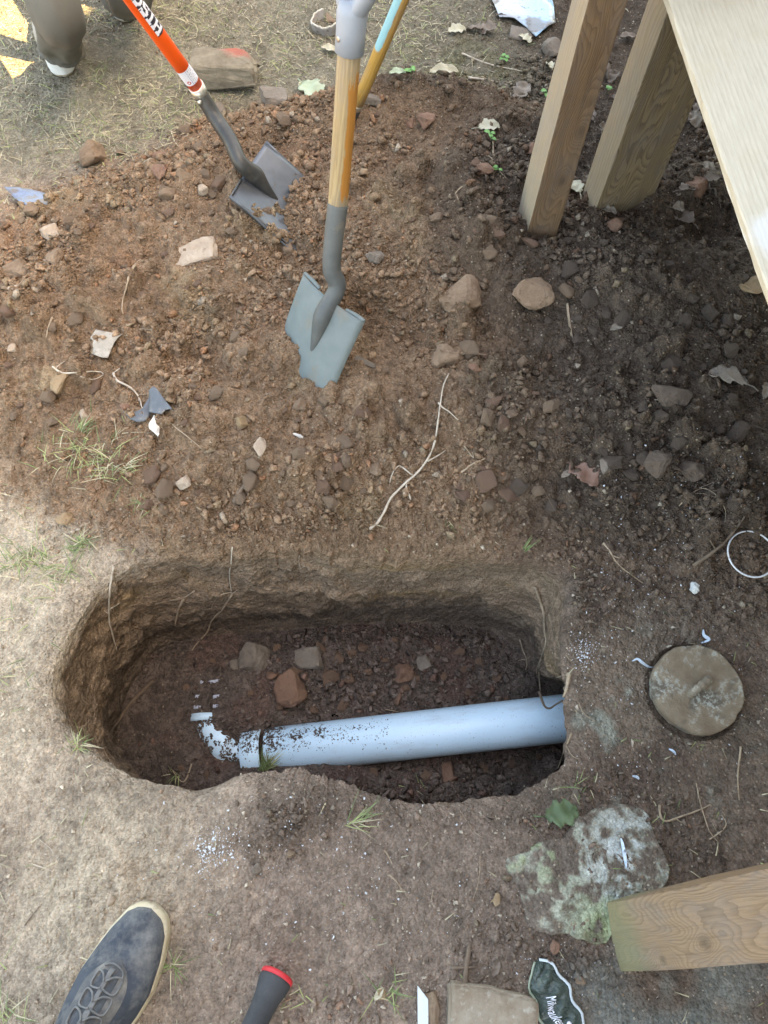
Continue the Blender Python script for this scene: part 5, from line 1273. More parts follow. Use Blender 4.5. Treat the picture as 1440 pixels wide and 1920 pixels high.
def scatter(name, x, y, z, r, C, mat_, flat=.8, sink=.3, label=None, cat=None, tset=range(16)):
    n = len(x); VV, QQ, CC_ = [], [], []; off = 0; tset = list(tset)
    t_ = RNG.integers(0, len(tset), n); az = RNG.uniform(0, 6.283, n); tilt = RNG.normal(0, .5, n); ta_ = RNG.uniform(0, 6.283, n); asp = RNG.uniform(.65, 1.25, n)
    for k in range(len(tset)):
        tv, tf = TEMPL[tset[k]]; m = np.where(t_ == k)[0]
        if not len(m): continue
        P_ = tv[None] * r[m, None, None]; P_ = P_ * np.stack([asp[m], 1 / asp[m], np.full(len(m), flat)], 1)[:, None]
        ca, sa = np.cos(ta_[m])[:, None], np.sin(ta_[m])[:, None]; ct, st_ = np.cos(tilt[m])[:, None], np.sin(tilt[m])[:, None]
        X, Y, Z = P_[..., 0], P_[..., 1], P_[..., 2]
        X, Z = X * ct + Z * st_, -X * st_ + Z * ct
        X, Y = X * ca - Y * sa, X * sa + Y * ca
        G = np.stack([X + x[m, None], Y + y[m, None], Z + (z + r * flat * (1 - 2 * sink))[m, None]], -1)
        VV.append(G.reshape(-1, 3)); QQ.append((tf[None] + (np.arange(len(m)) * len(tv))[:, None, None] + off).reshape(-1, 3)); off += len(m) * len(tv)
        CC_.append(np.repeat(C[m], len(tv), 0))
    me = np_mesh(name, np.concatenate(VV), np.concatenate(QQ), True); set_col(me, np.clip(np.concatenate(CC_), .01, .95))
    return tag(link(name, me, mat_), label, cat, None, 'stuff')
def tinted(x, y, z, n, dark_keep=1.0):
    c0 = ground_colour(x, y, z, np.full(n, .5)); u = RNG.random(n)[:, None]
    c1 = c0 * RNG.uniform(.85, 1.22, n)[:, None]
    c1 = np.where(u < .05, c0 * np.array((1.2, 1.0, .9)), c1); c1 = np.where((u > .05) & (u < .09), c0 * .4 + np.array((.18, .14, .09)), c1)
    c1 = np.where((u > .09) & (u < .115), c0 * .3 + np.array((.30, .25, .19)), c1)
    return c1
# crumbs on the heap and in the dark soil
n = 130000; x = RNG.uniform(-1.15, 1.25, n); y = RNG.uniform(.42, 2.0, n)
mm_ = mound_mask(x, y); clus = sstep(-.22, .30, fbm(x * 6, y * 6, 0, 3, 33 + 600)); right_ = sstep(.15, .40, x)
w_ = np.maximum(sstep(.05, .5, mm_), .75 * right_ * sstep(.50, .68, y)) * (.12 + .88 * clus ** 1.3)
k = (RNG.random(n) < w_) & outside_pit(x, y) & in_view(x, y); x, y = x[k], y[k]; n = len(x); z, _ = ground_z(x, y)
r = .0019 * (RNG.random(n) + 1e-3) ** (-1 / 2.15); r = np.clip(r, .0019, .0125); near_top = 1 + .25 * sstep(.9, 1.5, y); r *= near_top
c1_, c2_ = surf(500, 320), surf(612, 610)
k = (np.hypot(x - c1_.x, y - c1_.y) > .075) & (np.hypot(x - c2_.x, y - c2_.y) > .05); x, y, z, r = x[k], y[k], z[k], r[k]
N1 = min(n, 38000); x, y, z, r = x[:N1], y[:N1], z[:N1], r[:N1]
scatter('soil_crumbs', x, y, z, r, tinted(x, y, z, len(x)), M['crumb'], .92, .33, 'loose brown crumbs of dug soil covering the heap', 'soil')
# grit on the trodden ground
n = 60000; x = RNG.uniform(-1.15, 1.2, n); y = RNG.uniform(-.35, 2.4, n); mm_ = mound_mask(x, y)
w_ = (1 - sstep(.02, .3, mm_)) * (.25 + .75 * sstep(-.2, .4, fbm(x * 8, y * 8, 0, 3, 650))) * (1 - .5 * sstep(.1, .4, x))
k = (RNG.random(n) < w_) & outside_pit(x, y, .002) & in_view(x, y); x, y = x[k][:15000], y[k][:15000]; n = len(x); z, _ = ground_z(x, y)
r = np.clip(.0015 * (RNG.random(n) + 1e-3) ** (-1 / 2.5), .0015, .0060)
C = ground_colour(x, y, z, np.full(n, .5)); u = RNG.random(n)[:, None]
C = np.where(u < .34, C * .4 + np.array((.42, .36, .28)), np.where(u < .44, C * .5 + np.array((.12, .065, .04)), C * RNG.uniform(.55, 1.35, n)[:, None]))
scatter('grit', x, y, z, r, C, M['crumb'], .7, .3, 'fine pale grit strewn over the trodden ground', 'grit', range(10, 16))
# rubble and crumbs in the pit
n = 16000; x = RNG.uniform(-.55, .35, n); y = RNG.uniform(.05, .65, n); bb_ = base; br = np.hypot(base[:, 0] - bc[0], base[:, 1] - bc[1]); ba = np.unwrap(np.arctan2(base[:, 1] - bc[1], base[:, 0] - bc[0]))
o_ = np.argsort(np.mod(ba, 2 * math.pi)); bap = np.mod(ba, 2 * math.pi)[o_]; brp = br[o_]
aa_ = np.mod(np.arctan2(y - bc[1], x - bc[0]), 2 * math.pi); k = np.hypot(x - bc[0], y - bc[1]) < np.interp(aa_, bap, brp, period=2 * math.pi) - .006
rt = sstep(-.35, -.10, x); k &= RNG.random(len(x)) < (.30 + .7 * rt); x, y = x[k][:7000], y[k][:7000]; n = len(x); z, _ = floor_h(x, y)
# keep the pipe itself clean of rubble
pd = np.array((pb - pa).normalized())[:2]; pd /= np.linalg.norm(pd); rel = np.stack([x - pa.x, y - pa.y], 1); lat = np.abs(rel[:, 0] * pd[1] - rel[:, 1] * pd[0]); k = ~((lat < .054) & (rel @ pd > -.02)); x, y, z = x[k], y[k], z[k]; n = len(x)
r = np.clip(.0018 * (RNG.random(n) + 1e-3) ** (-1 / 2.1), .0018, .012) * (.7 + .5 * sstep(-.3, -.1, x))
C = np.array((.150, .112, .090))[None] * RNG.uniform(.65, 1.45, n)[:, None]; C = np.where(RNG.random(n)[:, None] < .1, C * np.array((1.2, .95, .88)), C)
scatter('pit_rubble', x, y, z, r, C, M['crumb'], .8, .3, 'dark crumbs and small lumps strewn over the pit floor', 'soil')
n = 900; u = RNG.random(n) ** 1.7 * .33 - .045; az_ = RNG.normal(.25, .30, n); axn = np.array(axp); side_ = np.cross([0, 0, 1.0], axn); side_ /= np.linalg.norm(side_); upn = np.cross(axn, side_)
cl_ = vnoise(u * 40, az_ * 5, 0, 777) > -.1; u, az_ = u[cl_], az_[cl_]; n = len(u); Pp = np.array(pa)[None] + axn[None] * u[:, None] + (upn[None] * np.cos(az_)[:, None] + side_[None] * np.sin(az_)[:, None]) * (PR + .0002)
scatter('soil_on_pipe', Pp[:, 0], Pp[:, 1], Pp[:, 2], RNG.uniform(.0007, .0021, n), np.array((.13, .095, .075))[None] * RNG.uniform(.7, 1.3, n)[:, None], M['crumb'], .7, .3, 'dark crumbs of soil lying along the top of the pipe', 'soil')
EP = np.array([tuple(q) for q in path]); n = 1500; ti = RNG.uniform(0, len(EP) - 1.01, n); i0 = ti.astype(int); Pc = EP[i0] + (EP[i0 + 1] - EP[i0]) * (ti - i0)[:, None]; Td = EP[i0 + 1] - EP[i0]; Td /= np.linalg.norm(Td, axis=1)[:, None]
sd3 = np.cross([0, 0, 1.0], Td); sd3 /= np.linalg.norm(sd3, axis=1)[:, None]; az_ = RNG.uniform(-1.2, 1.2, n); Pq = Pc + (sd3 * np.sin(az_)[:, None] + np.array([0, 0, 1.0])[None] * np.cos(az_)[:, None]) * .0402
k = vnoise(Pq[:, 0] * 75, Pq[:, 1] * 75, 0, 778) > .02; Pq = Pq[k]; n = len(Pq)
scatter('soil_on_elbow', Pq[:, 0], Pq[:, 1], Pq[:, 2], RNG.uniform(.0012, .0040, n), np.array((.15, .112, .088))[None] * RNG.uniform(.75, 1.25, n)[:, None], M['crumb'], .7, .3, 'dark soil crumbs hiding most of the buried elbow', 'soil')
XX, YY = [], []
for (px, py) in [(402, 1278), (406, 1306), (405, 1324), (379, 1279), (371, 1306), (371, 1326), (388, 1350), (398, 1352), (380, 1351)]:
    for _ in range(16): q = surf(px + random.gauss(0, 7), py + random.gauss(0, 3.5)); XX.append(q.x); YY.append(q.y)
XX, YY = np.array(XX), np.array(YY); ZZ, _ = floor_h(XX, YY); n = len(XX)
scatter('soil_on_hose', XX, YY, ZZ + .0015, RNG.uniform(.0015, .0045, n), np.array((.15, .112, .088))[None] * RNG.uniform(.75, 1.25, n)[:, None], M['crumb'], .7, .3, 'dark soil crumbs lying over the ribbed hose', 'soil')
# small heaps of crumbs away from the main heap
X, Y = [], []
for px, py, sx_, sy_, n_ in [(548, 1530, 34, 22, 260), (520, 1575, 30, 20, 90), (1105, 1085, 40, 40, 380), (1080, 1150, 30, 40, 160), (1250, 1600, 60, 60, 200), (1330, 1560, 60, 50, 260), (1380, 1100, 50, 60, 260), (1250, 1040, 80, 40, 300), (1010, 1540, 30, 16, 120), (940, 1740, 34, 40, 160), (1090, 1790, 50, 30, 160), (800, 1520, 120, 14, 160), (1180, 1480, 80, 25, 260), (1060, 1830, 40, 40, 140), (1080, 1650, 80, 60, 420), (640, 1880, 60, 30, 120), (300, 990, 120, 22, 260), (700, 990, 220, 24, 600), (110, 920, 60, 50, 120)]:
    for _ in range(n_): q = P0(px + random.gauss(0, sx_), py + random.gauss(0, sy_)); X.append(q.x); Y.append(q.y)
X, Y = np.array(X), np.array(Y); k = outside_pit(X, Y, .004); X, Y = X[k], Y[k]; Z, _ = ground_z(X, Y); n = len(X)
scatter('scattered_crumbs', X, Y, Z, np.clip(.0017 * (RNG.random(n) + 1e-3) ** (-1 / 2.2), .0017, .0085), tinted(X, Y, Z, n) * .85, M['crumb'], .9, .3, 'crumbs of darker soil spilled over the trodden ground round the pit', 'soil')
# white specks
def specks(name, groups, label):
    X, Y = [], []
    for px, py, sx_, sy_, n_ in groups:
        for _ in range(n_):
            q = P0(px + random.gauss(0, sx_), py + random.gauss(0, sy_)); X.append(q.x); Y.append(q.y)
    X, Y = np.array(X), np.array(Y); k = outside_pit(X, Y, .003); X, Y = X[k], Y[k]; Z, _ = ground_z(X, Y); r_ = np.clip(.0009 * (RNG.random(len(X)) + 1e-3) ** (-1 / 2.6), .0009, .0030)
    scatter(name, X, Y, Z + .0015, r_, np.full((len(X), 3), 1.0) * np.array((.70, .72, .74)), M['speck'], .6, .1, label, 'specks', range(10, 16))
ms, t, p = nodes('white_specks'); p.inputs['Base Color'].default_value = (.72, .74, .76, 1); p.inputs['Roughness'].default_value = .6; M['speck'] = ms
specks('white_specks', [(410, 1585, 26, 26, 210), (385, 1610, 14, 20, 90), (1102, 1216, 16, 16, 170), (1215, 1060, 70, 60, 150), (1290, 930, 70, 40, 110), (1180, 1260, 90, 80, 110), (1380, 1250, 50, 120, 60), (600, 1640, 170, 110, 260), (1140, 1150, 60, 60, 80), (1130, 1440, 60, 30, 35), (1010, 1790, 80, 50, 60)], 'white specks and shavings sprinkled on the soil')

# individual clods one could pick up
CL = [hull_mesh('soil_clod', 15, 1200 + k, 1, 1, .75, .08, .16, 1) for k in range(8)]
for me in CL:
    for m_ in (M['clod'],): me.materials.append(m_)
CLD = [m_.copy() for m_ in CL]
for me in CLD: me.materials[0] = M['rock_dark']
CLR = [CL[k].copy() for k in (0, 3, 5)]
for me in CLR: me.materials[0] = mat('clod_reddish', (.22, .125, .078), (.30, .185, .12), 40, .96, bstr=1, bdist=.005, c3=(.14, .09, .06), s3=90)
placed = 0; tries = 0; rr = random.Random(5); spots = []
def clod(px, py, rad, dark, flag=None):
    global placed
    p_ = surf(px, py); me = rr.choice(CLD if dark else (CLR if flag else CL))
    o = bpy.data.objects.new('soil_clod', me); col.objects.link(o); s_ = rad; o.scale = (s_ * rr.uniform(.8, 1.25), s_ * rr.uniform(.8, 1.2), s_ * rr.uniform(.7, 1.0))
    o.rotation_euler = (rr.uniform(-.5, .5), rr.uniform(-.5, .5), rr.uniform(0, 6.28)); o.location = p_ + Vector((0, 0, rad * .25))
    if dark:
        w_ = 'beside the cream board' if px > 1240 else ('above the concrete lid' if py > 820 else ('on the upper dark slope' if py < 620 else 'on the lower dark slope'))
        tag(o, ('large' if rad > .013 else 'small') + ' dark clod of soil ' + w_, 'clod', 'dark clods ' + w_)
    elif flag == 'pit': tag(o, 'lump of earth on the pit floor ' + ('in front of the pipe' if py > 1400 else 'behind the pipe' if px > 500 else 'at its left end'), 'clod', 'lumps of earth on the pit floor')
    else:
        w_ = ('around the orange shovel blade' if py < 430 and 330 < px < 620 else 'along the back edge of the heap' if py < 330 else 'on the left flank of the heap' if px < 330 else 'at the front foot of the heap' if py > 780 else 'on the ridge right of the grey shovel' if px > 640 else 'between the two shovels')
        tag(o, ('large' if rad > .013 else 'small') + (' reddish' if flag == 'rock' else ' brown') + ' clod ' + w_, 'clod', 'clods ' + w_)
    placed += 1
while placed < 250 and tries < 6000:
    tries += 1
    px, py = rr.uniform(0, 1440), rr.uniform(215, 960)
    q = P0(px, py, .05); mv = float(mound_mask(np.array([q.x]), np.array([q.y]))[0])
    dark = px + (py - 500) * .15 > 1040 + rr.uniform(-40, 60)
    if mv < .25 and not (dark and py > 240): continue
    if 500 < px < 700 and 380 < py < 750: continue
    if 415 < px < 570 and 240 < py < 400: continue
    if 690 < px < 860 and 730 < py < 985: continue
    if px > 960 and py < 450: continue
    if px > 1240 and (py - 0) < (px - 1247) * 2.95 + 60: continue
    cl_ = (py < 430 and px < 560) or (py > 780 and px > 260) or px > 980
    if not cl_ and rr.random() < .72: continue
    rad = min(.024, .0085 * rr.random() ** (-1 / 2.4)); 
    if any((px - a) ** 2 + (py - b) ** 2 < 500 for a, b in spots): continue
    spots.append((px, py)); clod(px, py, rad, dark, 'rock' if rr.random() < .3 else None)
pc_ = [(600,1215,20),(635,1235,17),(660,1225,14),(690,1260,15),(655,1275,20),(620,1275,24),(700,1300,14),(520,1215,12),(590,1330,14),(720,1240,13),(830,1270,14),(870,1255,12),(900,1240,14),(930,1270,15),(820,1215,12),(880,1300,13),(950,1310,10),(640,1320,18),(760,1465,13),(800,1455,16),(700,1448,12),(905,1440,16),(960,1430,15),(1010,1420,12),(400,1240,11),(350,1290,10),(760,1290,13),(560,1255,14),(525,1325,13),(680,1215,16),(740,1200,12),(470,1300,9),(610,1200,12),(860,1225,17),(780,1275,14),(340,1440,10),(390,1455,12)]
for px, py, w_ in pc_:
    clod(px, py, w_ / F * 1.75 * .8, False, 'pit')

# ---------------------------------------------------------------- roots and twigs
M['root'] = mat('root_pale', (.30, .215, .135), (.44, .34, .235), 60, .85, bstr=.5, c3=(.16, .11, .075), s3=45)
M['root_dark'] = mat('root_brown', (.13, .09, .06), (.20, .145, .10), 60, .9, bstr=.5)
M['root_white'] = mat('root_bleached', (.46, .38, .28), (.58, .50, .40), 60, .8, bstr=.5, c3=(.25, .18, .12), s3=45)
RC = [0]
def root(lines, r, m_, label, name='root', cat='root', lift=.0015, group=None):
    """lines: branches as photo pixels traced over the soil; the first is the main one"""
    VV, FF = [], []
    for bi, ln in enumerate(lines):
        px = catmull(ln, 5); pts = []
        for i, (a, b) in enumerate(px):
            j = 1.6 if len(px) > 12 else .6
            q, n_ = hit(a + random.uniform(-j, j), b + random.uniform(-j, j)); pts.append(q + n_ * (r * .5 + lift))
        # a stiff root bridges the hollows
        A = np.array([tuple(q) for q in pts])
        for _ in range(3): A[1:-1] = .5 * A[1:-1] + .25 * (A[:-2] + A[2:])
        n = len(A); rb_ = r * (1 if bi == 0 else .55)
        V, Fc = tube_data([Vector(q) for q in A], [rb_ * (.35 + .65 * (1 - i / n) ** .7) * (1 + .15 * math.sin(i * 2.1 + bi)) for i in range(n)], 7, base=len(VV)); VV += V; FF += Fc
    return tag(link(name, mesh_from(VV, FF, name, True), m_), label, cat, group)
root([[(693,996),(715,968),(738,925),(775,888),(808,850),(822,790),(828,740),(842,705)],[(822,756),(838,772),(860,788)],[(775,888),(745,870),(735,905)],[(800,862),(830,845)],[(760,905),(770,940),(765,925)]], .0030, M['root_white'], 'long pale branching root in front of the grey shovel', lift=.006)
root([[(100,688),(118,700),(150,696),(185,698),(195,700)],[(118,700),(105,690),(135,672)],[(150,705),(175,712),(195,703)]], .0021, M['root_white'], 'pale forked root left of the torn card')
root([[(214,700),(222,716),(245,728),(258,742),(264,752),(266,768)],[(214,700),(226,692)]], .0026, M['root_white'], 'pale crooked root running into the dark plastic shard')
root([[(305,777),(330,800),(355,820),(385,845)]], .0015, M['root'], 'thin straight root leaving the dark plastic shard')
root([[(265,487),(245,510),(235,545),(228,570),(230,590)]], .0028, M['root'], 'tan root on the left flank above the torn card')
root([[(262,740),(290,738)],[(262,618),(288,617)]], .001, M['root'], 'short thin rootlet beside the torn card')
root([[(97,595),(90,615),(88,632)]], .002, M['root'], 'short tan twig at far left of the heap', 'twig', 'twig')
root([[(213,1062),(208,1085),(204,1115),(204,1160),(210,1195),(217,1218)],[(206,1140),(225,1128)],[(205,1150),(193,1145)]], .0026, M['root_white'], 'pale root hanging down the left wall of the pit')
root([[(437,1025),(432,1060),(431,1090),(434,1112)],[(431,1070),(436,1040)]], .0016, M['root_white'], 'thin root dangling from the back rim at left')
root([[(434,1112),(418,1140),(398,1160),(390,1180),(376,1200),(360,1220)],[(434,1108),(410,1115),(396,1140)],[(434,1112),(445,1105)],[(425,1125),(415,1100)]], .0026, M['root'], 'forked tan root on the back wall of the pit')
root([[(345,1120),(335,1140),(328,1170)],[(365,1106),(345,1118),(318,1124)]], .0034, M['root'], 'stubby pale root end in the back wall left of the forked one')
root([[(1004,1100),(1014,1128),(1022,1150),(1024,1185),(1024,1212),(1013,1245),(1012,1300)],[(1018,1235),(1010,1248),(1008,1262)],[(1006,1104),(1000,1098)]], .0036, M['root'], 'stout root hanging down the right end of the pit')
cr = [c2w(*q) for q in ((1011, 1296, 1.640), (1016, 1312, 1.636), (1022, 1325, 1.632), (1031, 1328, 1.630), (1042, 1321, 1.632), (1056, 1313, 1.634))]
tag(tube('root', [Vector(q) for q in catmull([tuple(q) for q in cr], 5)], [.0030 * (1 - .02 * i) for i in range(26)], M['root_dark'], None, 7), 'brown root end curling over the pipe', 'root')
root([[(1066,1262),(1064,1285),(1060,1308)],[(1064,1266),(1045,1268)]], .0044, M['root'], 'stub of root above the buried end of the pipe')
root([[(976,1197),(982,1220),(990,1238),(985,1258)],[(988,1236),(972,1240)],[(988,1236),(996,1230)]], .0018, M['root'], 'thin branching rootlet left of the stout hanging root')
root([[(288,1277),(262,1300),(240,1325),(222,1350),(200,1385)]], .0050, M['root_dark'], 'thick dusty root lying up the left side of the pit', lift=.0005)
root([[(360,1432),(345,1470),(325,1445)]], .0020, M['root'], 'short twig on the front lip of the pit', 'twig', 'twig')
root([[(1300,1060),(1340,1030),(1370,998),(1395,965)],[(1340,1030),(1330,1010)]], .0040, M['root_dark'], 'dark stick left of the white ring', 'stick', 'stick')
root([[(1132,1018),(1150,1042),(1172,1070),(1205,1093)],[(1150,1042),(1180,1050)]], .0020, M['root'], 'tan root between the pit corner and the foam clump')
root([[(1085,1320),(1095,1340),(1115,1352)]], .0012, M['root'], 'hair thin rootlet right of the pipe end')
root([[(1072,1375),(1064,1400),(1050,1425),(1044,1440)],[(1064,1400),(1072,1418),(1085,1424)]], .0020, M['root'], 'small forked root on the right rim of the pit')
root([[(1388,1400),(1386,1425),(1382,1450),(1385,1500)]], .0022, M['root'], 'tan root standing below the concrete lid at right')
root([[(1235,1510),(1240,1540),(1265,1535),(1300,1525),(1330,1510)],[(1265,1535),(1285,1548)],[(1305,1470),(1312,1510),(1330,1560),(1345,1580)],[(1330,1575),(1362,1550),(1352,1530)]], .0024, M['root'], 'tangle of thin roots between slab and right edge')
root([[(870,1850),(874,1815),(878,1780),(880,1770)],[(845,1815),(895,1812)]], .0052, M['root_dark'], 'short brown stick standing against the brick', 'stick', 'stick')
root([[(1065,570),(1068,600),(1072,632)],[(1063,572),(1066,602),(1069,630)]], .0022, M['root'], 'pair of straight dry stalks on the dark slope', 'stalk', 'stalk')
root([[(866,102),(890,112),(925,125),(985,136)]], .0026, M['root_white'], 'pale dry twig on the mossy ground behind the heap', 'twig', 'twig')
root([[(878,148),(900,150),(925,154)]], .0036, M['root_white'], 'short pale stick on mossy ground left of the knotty post', 'stick', 'stick')
root([[(924,265),(924,300),(935,320),(950,335)],[(924,300),(915,292)],[(870,300),(900,290),(930,300)]], .0016, M['root'], 'thin pale rootlets right behind the heap')
root([[(855,365),(868,350),(880,360)],[(862,380),(857,365)]], .0018, M['root'], 'thin wiry root at the top right of the heap')
root([[(1272,950),(1310,915),(1345,930),(1362,962),(1358,985)],[(1275,930),(1320,925),(1350,940)],[(1310,915),(1340,905)]], .0011, M['root'], 'fine tangled roots above the white ring')
root([[(1225,750),(1258,755),(1270,770)],[(1235,745),(1255,748)]], .0012, M['root'], 'hair roots over the broad dark slab clod')
root([[(865,885),(885,872),(908,860)],[(870,835),(890,862),(884,848)]], .0026, M['root'], 'short root right of the long pale one')
root([[(560,1040),(563,1065),(578,1080),(565,1095)],[(563,1065),(575,1060),(590,1068)],[(598,1020),(600,1045),(592,1060)],[(550,1030),(560,1050)]], .0009, M['root'], 'fine hair roots on the back rim of the pit')
root([[(770,1165),(790,1162),(802,1158)],[(790,1162),(783,1178)]], .0012, M['root'], 'fine roots at the foot of the back wall')
root([[(440,940),(455,915),(478,895)]], .0050, M['root_dark'], 'blunt brown root stub at the front foot of the heap')
root([[(722,1330),(760,1338),(790,1333)]], .0014, M['root'], 'thin root running onto the top of the pipe')
root([[(720,1595),(728,1605),(735,1620)],[(852,1505),(868,1530),(888,1560),(905,1572)]], .0014, M['root'], 'thin green stalk on the ground left of the slab', 'stalk', 'stalk')
root([[(730,1640),(745,1655),(755,1672)],[(812,1668),(808,1690)],[(900,1605),(898,1650),(885,1690)]], .0014, M['root'], 'scattered dry stalk left of the slab', 'stalk', 'stalk')
root([[(60,1620),(85,1628),(100,1635)],[(75,1575),(95,1590),(100,1600)]], .0012, M['root_white'], 'thin straw curl on dry ground above the shoe', 'straw', 'straw')
root([[(48,1735),(62,1715),(75,1700)],[(115,1790),(125,1780)]], .0012, M['root_dark'], 'thin dark twig left of the shoe', 'twig', 'twig')
bar_obj('wood_chip', [(668,665),(704,682),(702,691),(664,676)], .05, float(surf(684, 676).z) + .014, mat('wet_wood', (.13, .10, .075), (.18, .145, .105), 40, .85), 'squared chip of wood beside the grey shovel blade', 'wood chip', .001)

# ---------------------------------------------------------------- leaves
def leaf(px, py, w, rot, m_, label, kind='oak', cat='leaf', tilt=(0, 0), group=None, lift=.006, seed=0, curl=1.0, name='leaf'):
    r = random.Random(seed); L_ = w * PXM(px, py); ns, nl = 22, 6; V, Fc = [], []
    for i in range(ns + 1):
        s_ = i / ns
        if kind == 'oak': hw = (.16 + .26 * math.sin(math.pi * min(1, s_ * 1.05)) ** .8) * (.62 + .38 * abs(math.cos(s_ * 9.2 + .3))) * (1 if .02 < s_ < .99 else .2)
        else: hw = .24 * math.sin(math.pi * s_) ** .75 + .01
        for k in range(-nl // 2, nl // 2 + 1):
            u = k / (nl / 2); lob = hw * (1 + .12 * r.uniform(-1, 1) * abs(u))
            back_ = .10 * abs(u) * (1 if kind == 'oak' else 0)
            V.append(((s_ - .5 + back_ * .5) * L_, u * lob * L_, curl * L_ * (.10 * abs(u) ** 1.5 + .09 * math.sin(s_ * 3.3) + .035 * math.sin(s_ * 14 + u * 3))))
    for i in range(ns):
        for k in range(nl): q = i * (nl + 1) + k; Fc.append((q, q + nl + 1, q + nl + 2, q + 1))
    if kind == 'oak' or kind == 'stem':
        Vt, Ft = tube_data([Vector((-.5 * L_, 0, .01 * L_)), Vector((-.65 * L_, .02 * L_, 0)), Vector((-.8 * L_, .07 * L_, -.005))], [.012 * L_ + .0003] * 3, 5, base=len(V)); V += [tuple(q) for q in Vt]; Fc += Ft
    o = link(name, mesh_from(V, Fc, name, True), m_); o.location = surf(px, py, 0) + Vector((0, 0, lift)); o.rotation_euler = (tilt[0], tilt[1], rot)
    s2 = o.modifiers.new('thick', 'SOLIDIFY'); s2.thickness = .0006; s2.offset = 0
    return tag(o, label, cat, group)
LM = dict(grey=mat('leaf_grey', (.22, .175, .13), (.30, .25, .195), 30, .8, c3=(.16, .13, .11), s3=50), red=mat('leaf_red_brown', (.25, .135, .09), (.33, .20, .145), 26, .75, c3=(.15, .10, .08), s3=40), straw=mat('leaf_straw', (.42, .38, .26), (.54, .49, .36), 26, .8, c3=(.25, .2, .14), s3=40),
    green=mat('leaf_pale_green', (.33, .39, .25), (.42, .47, .33), 26, .7), dgreen=mat('leaf_green', (.06, .095, .04), (.10, .14, .06), 26, .6), brown=mat('leaf_brown', (.155, .115, .085), (.22, .17, .13), 26, .85), fresh=mat('leaf_fresh', (.13, .30, .07), (.17, .36, .10), 26, .55))
leaf(1364, 716, 74, -.2 + math.pi, LM['grey'], 'large curled grey brown leaf on the dark slope at right', tilt=(.35, -.1), seed=1)
leaf(1430, 736, 40, 1.2, LM['grey'], 'grey leaf cut by the right edge of the picture', 'plain', tilt=(.3, 0), seed=2)
leaf(1092, 892, 74, 2.2, LM['red'], 'reddish brown oak leaf with a long stem on the dark slope', seed=3, tilt=(.2, .1))
leaf(1060, 892, 24, .6, LM['grey'], 'small mauve grey leaf scrap left of the reddish oak leaf', 'plain', seed=4)
leaf(584, 176, 60, -.9, LM['green'], 'pale green yellow oak leaf right of the grey flat stone', seed=5)
leaf(570, 170, 36, 2.0, LM['straw'], 'dry yellow leaf touching the pale green oak leaf', 'plain', seed=51)
leaf(745, 146, 32, .1, LM['green'], 'small pale green leaf right of the garden tool', 'plain', seed=6, lift=.012)
leaf(855, 62, 34, .2, LM['straw'], 'dry straw coloured leaf left of the blue plastic sheet', seed=7)
leaf(832, 141, 56, .05, LM['straw'], 'long dry curled leaf on mossy ground behind the heap', 'plain', seed=8)
leaf(618, 98, 34, -.35, LM['straw'], 'narrow dry leaf below the broken pot fragment', 'plain', seed=9)
leaf(915, 243, 40, .1, LM['straw'], 'crumpled dry leaf behind the right end of the heap', seed=10)
leaf(1048, 1526, 62, .15, LM['dgreen'], 'dark green curled leaf on the top of the mossy slab', 'oak', seed=11, lift=.010)
leaf(928, 1815, 30, 1.1, LM['brown'], 'brown leaf scrap right of the stick by the brick', 'plain', seed=12)
leaf(710, 1862, 26, .9, LM['straw'], 'small dry leaf left of the metal strip', 'plain', seed=13)
leaf(1066, 530, 0.1, 0, LM['brown'], 'x', 'plain') if False else None
leaf(1155, 618, 30, .4, LM['grey'], 'pale grey leaf scrap on the dark slope', 'plain', seed=15)
leaf(1288, 1228 - 200, 26, .2, LM['brown'], 'brown leaf scrap above the foam clump', 'plain', seed=16)
rr2 = random.Random(12)
cnt = 0
LV = [LM['grey'], LM['brown'], LM['brown'], LM['grey'], LM['straw']]
while cnt < 60:
    px, py = rr2.uniform(880, 1420), rr2.uniform(0, 420)
    if px < 960 and py > 120: continue
    if px > 1245 and py < (px - 1247) * 2.95 - 60: continue
    leaf(px, py, rr2.uniform(20, 46), rr2.uniform(0, 6.28), rr2.choice(LV), 'dry dead leaf ' + ('left of the knotty post' if px < 1040 else 'between the posts and the board' if py < 330 else 'at the foot of the posts'), rr2.choice(['oak', 'plain']), tilt=(rr2.uniform(-.5, .5), rr2.uniform(-.5, .5)), group='dead leaves around the posts', seed=100 + cnt, curl=rr2.uniform(.8, 2.2)); cnt += 1
# seedlings
def seedling(px, py, n, h, label, m_=None):
    q = surf(px, py); V, Fc = [], []; st_ = empty('seedling', q); tag(st_, label, 'plant'); r = random.Random(px)
    topp = q + Vector((r.uniform(-.01, .01), r.uniform(-.01, .01), h)); tube('stem', [q, q.lerp(topp, .5) + Vector((.003, 0, 0)), topp], .0008, LM['dgreen'], st_, 6)
    for i in range(n):
        a = r.uniform(0, 6.28); L_ = r.uniform(.008, .014); pz = q.lerp(topp, r.uniform(.5, 1)); V, Fc = [], []
        for k in range(7):
            s_ = k / 6; w_ = .45 * L_ * math.sin(math.pi * min(1, s_ * .97 + .02)) ** .6
            for u in (-1, 0, 1): V.append(pz + Vector((math.cos(a) * s_ * L_ * 1.3 - math.sin(a) * u * w_, math.sin(a) * s_ * L_ * 1.3 + math.cos(a) * u * w_, .002 * abs(u) + .003 * math.sin(s_ * 3))))
        for k in range(6):
            for u in range(2): b_ = k * 3 + u; Fc.append((b_, b_ + 3, b_ + 4, b_ + 1))
        link('leaf', mesh_from(V, Fc, 'leaf', True), m_ or LM['fresh'], st_)
seedling(922, 277, 6, .035, 'tiny green seedling right behind the heap')
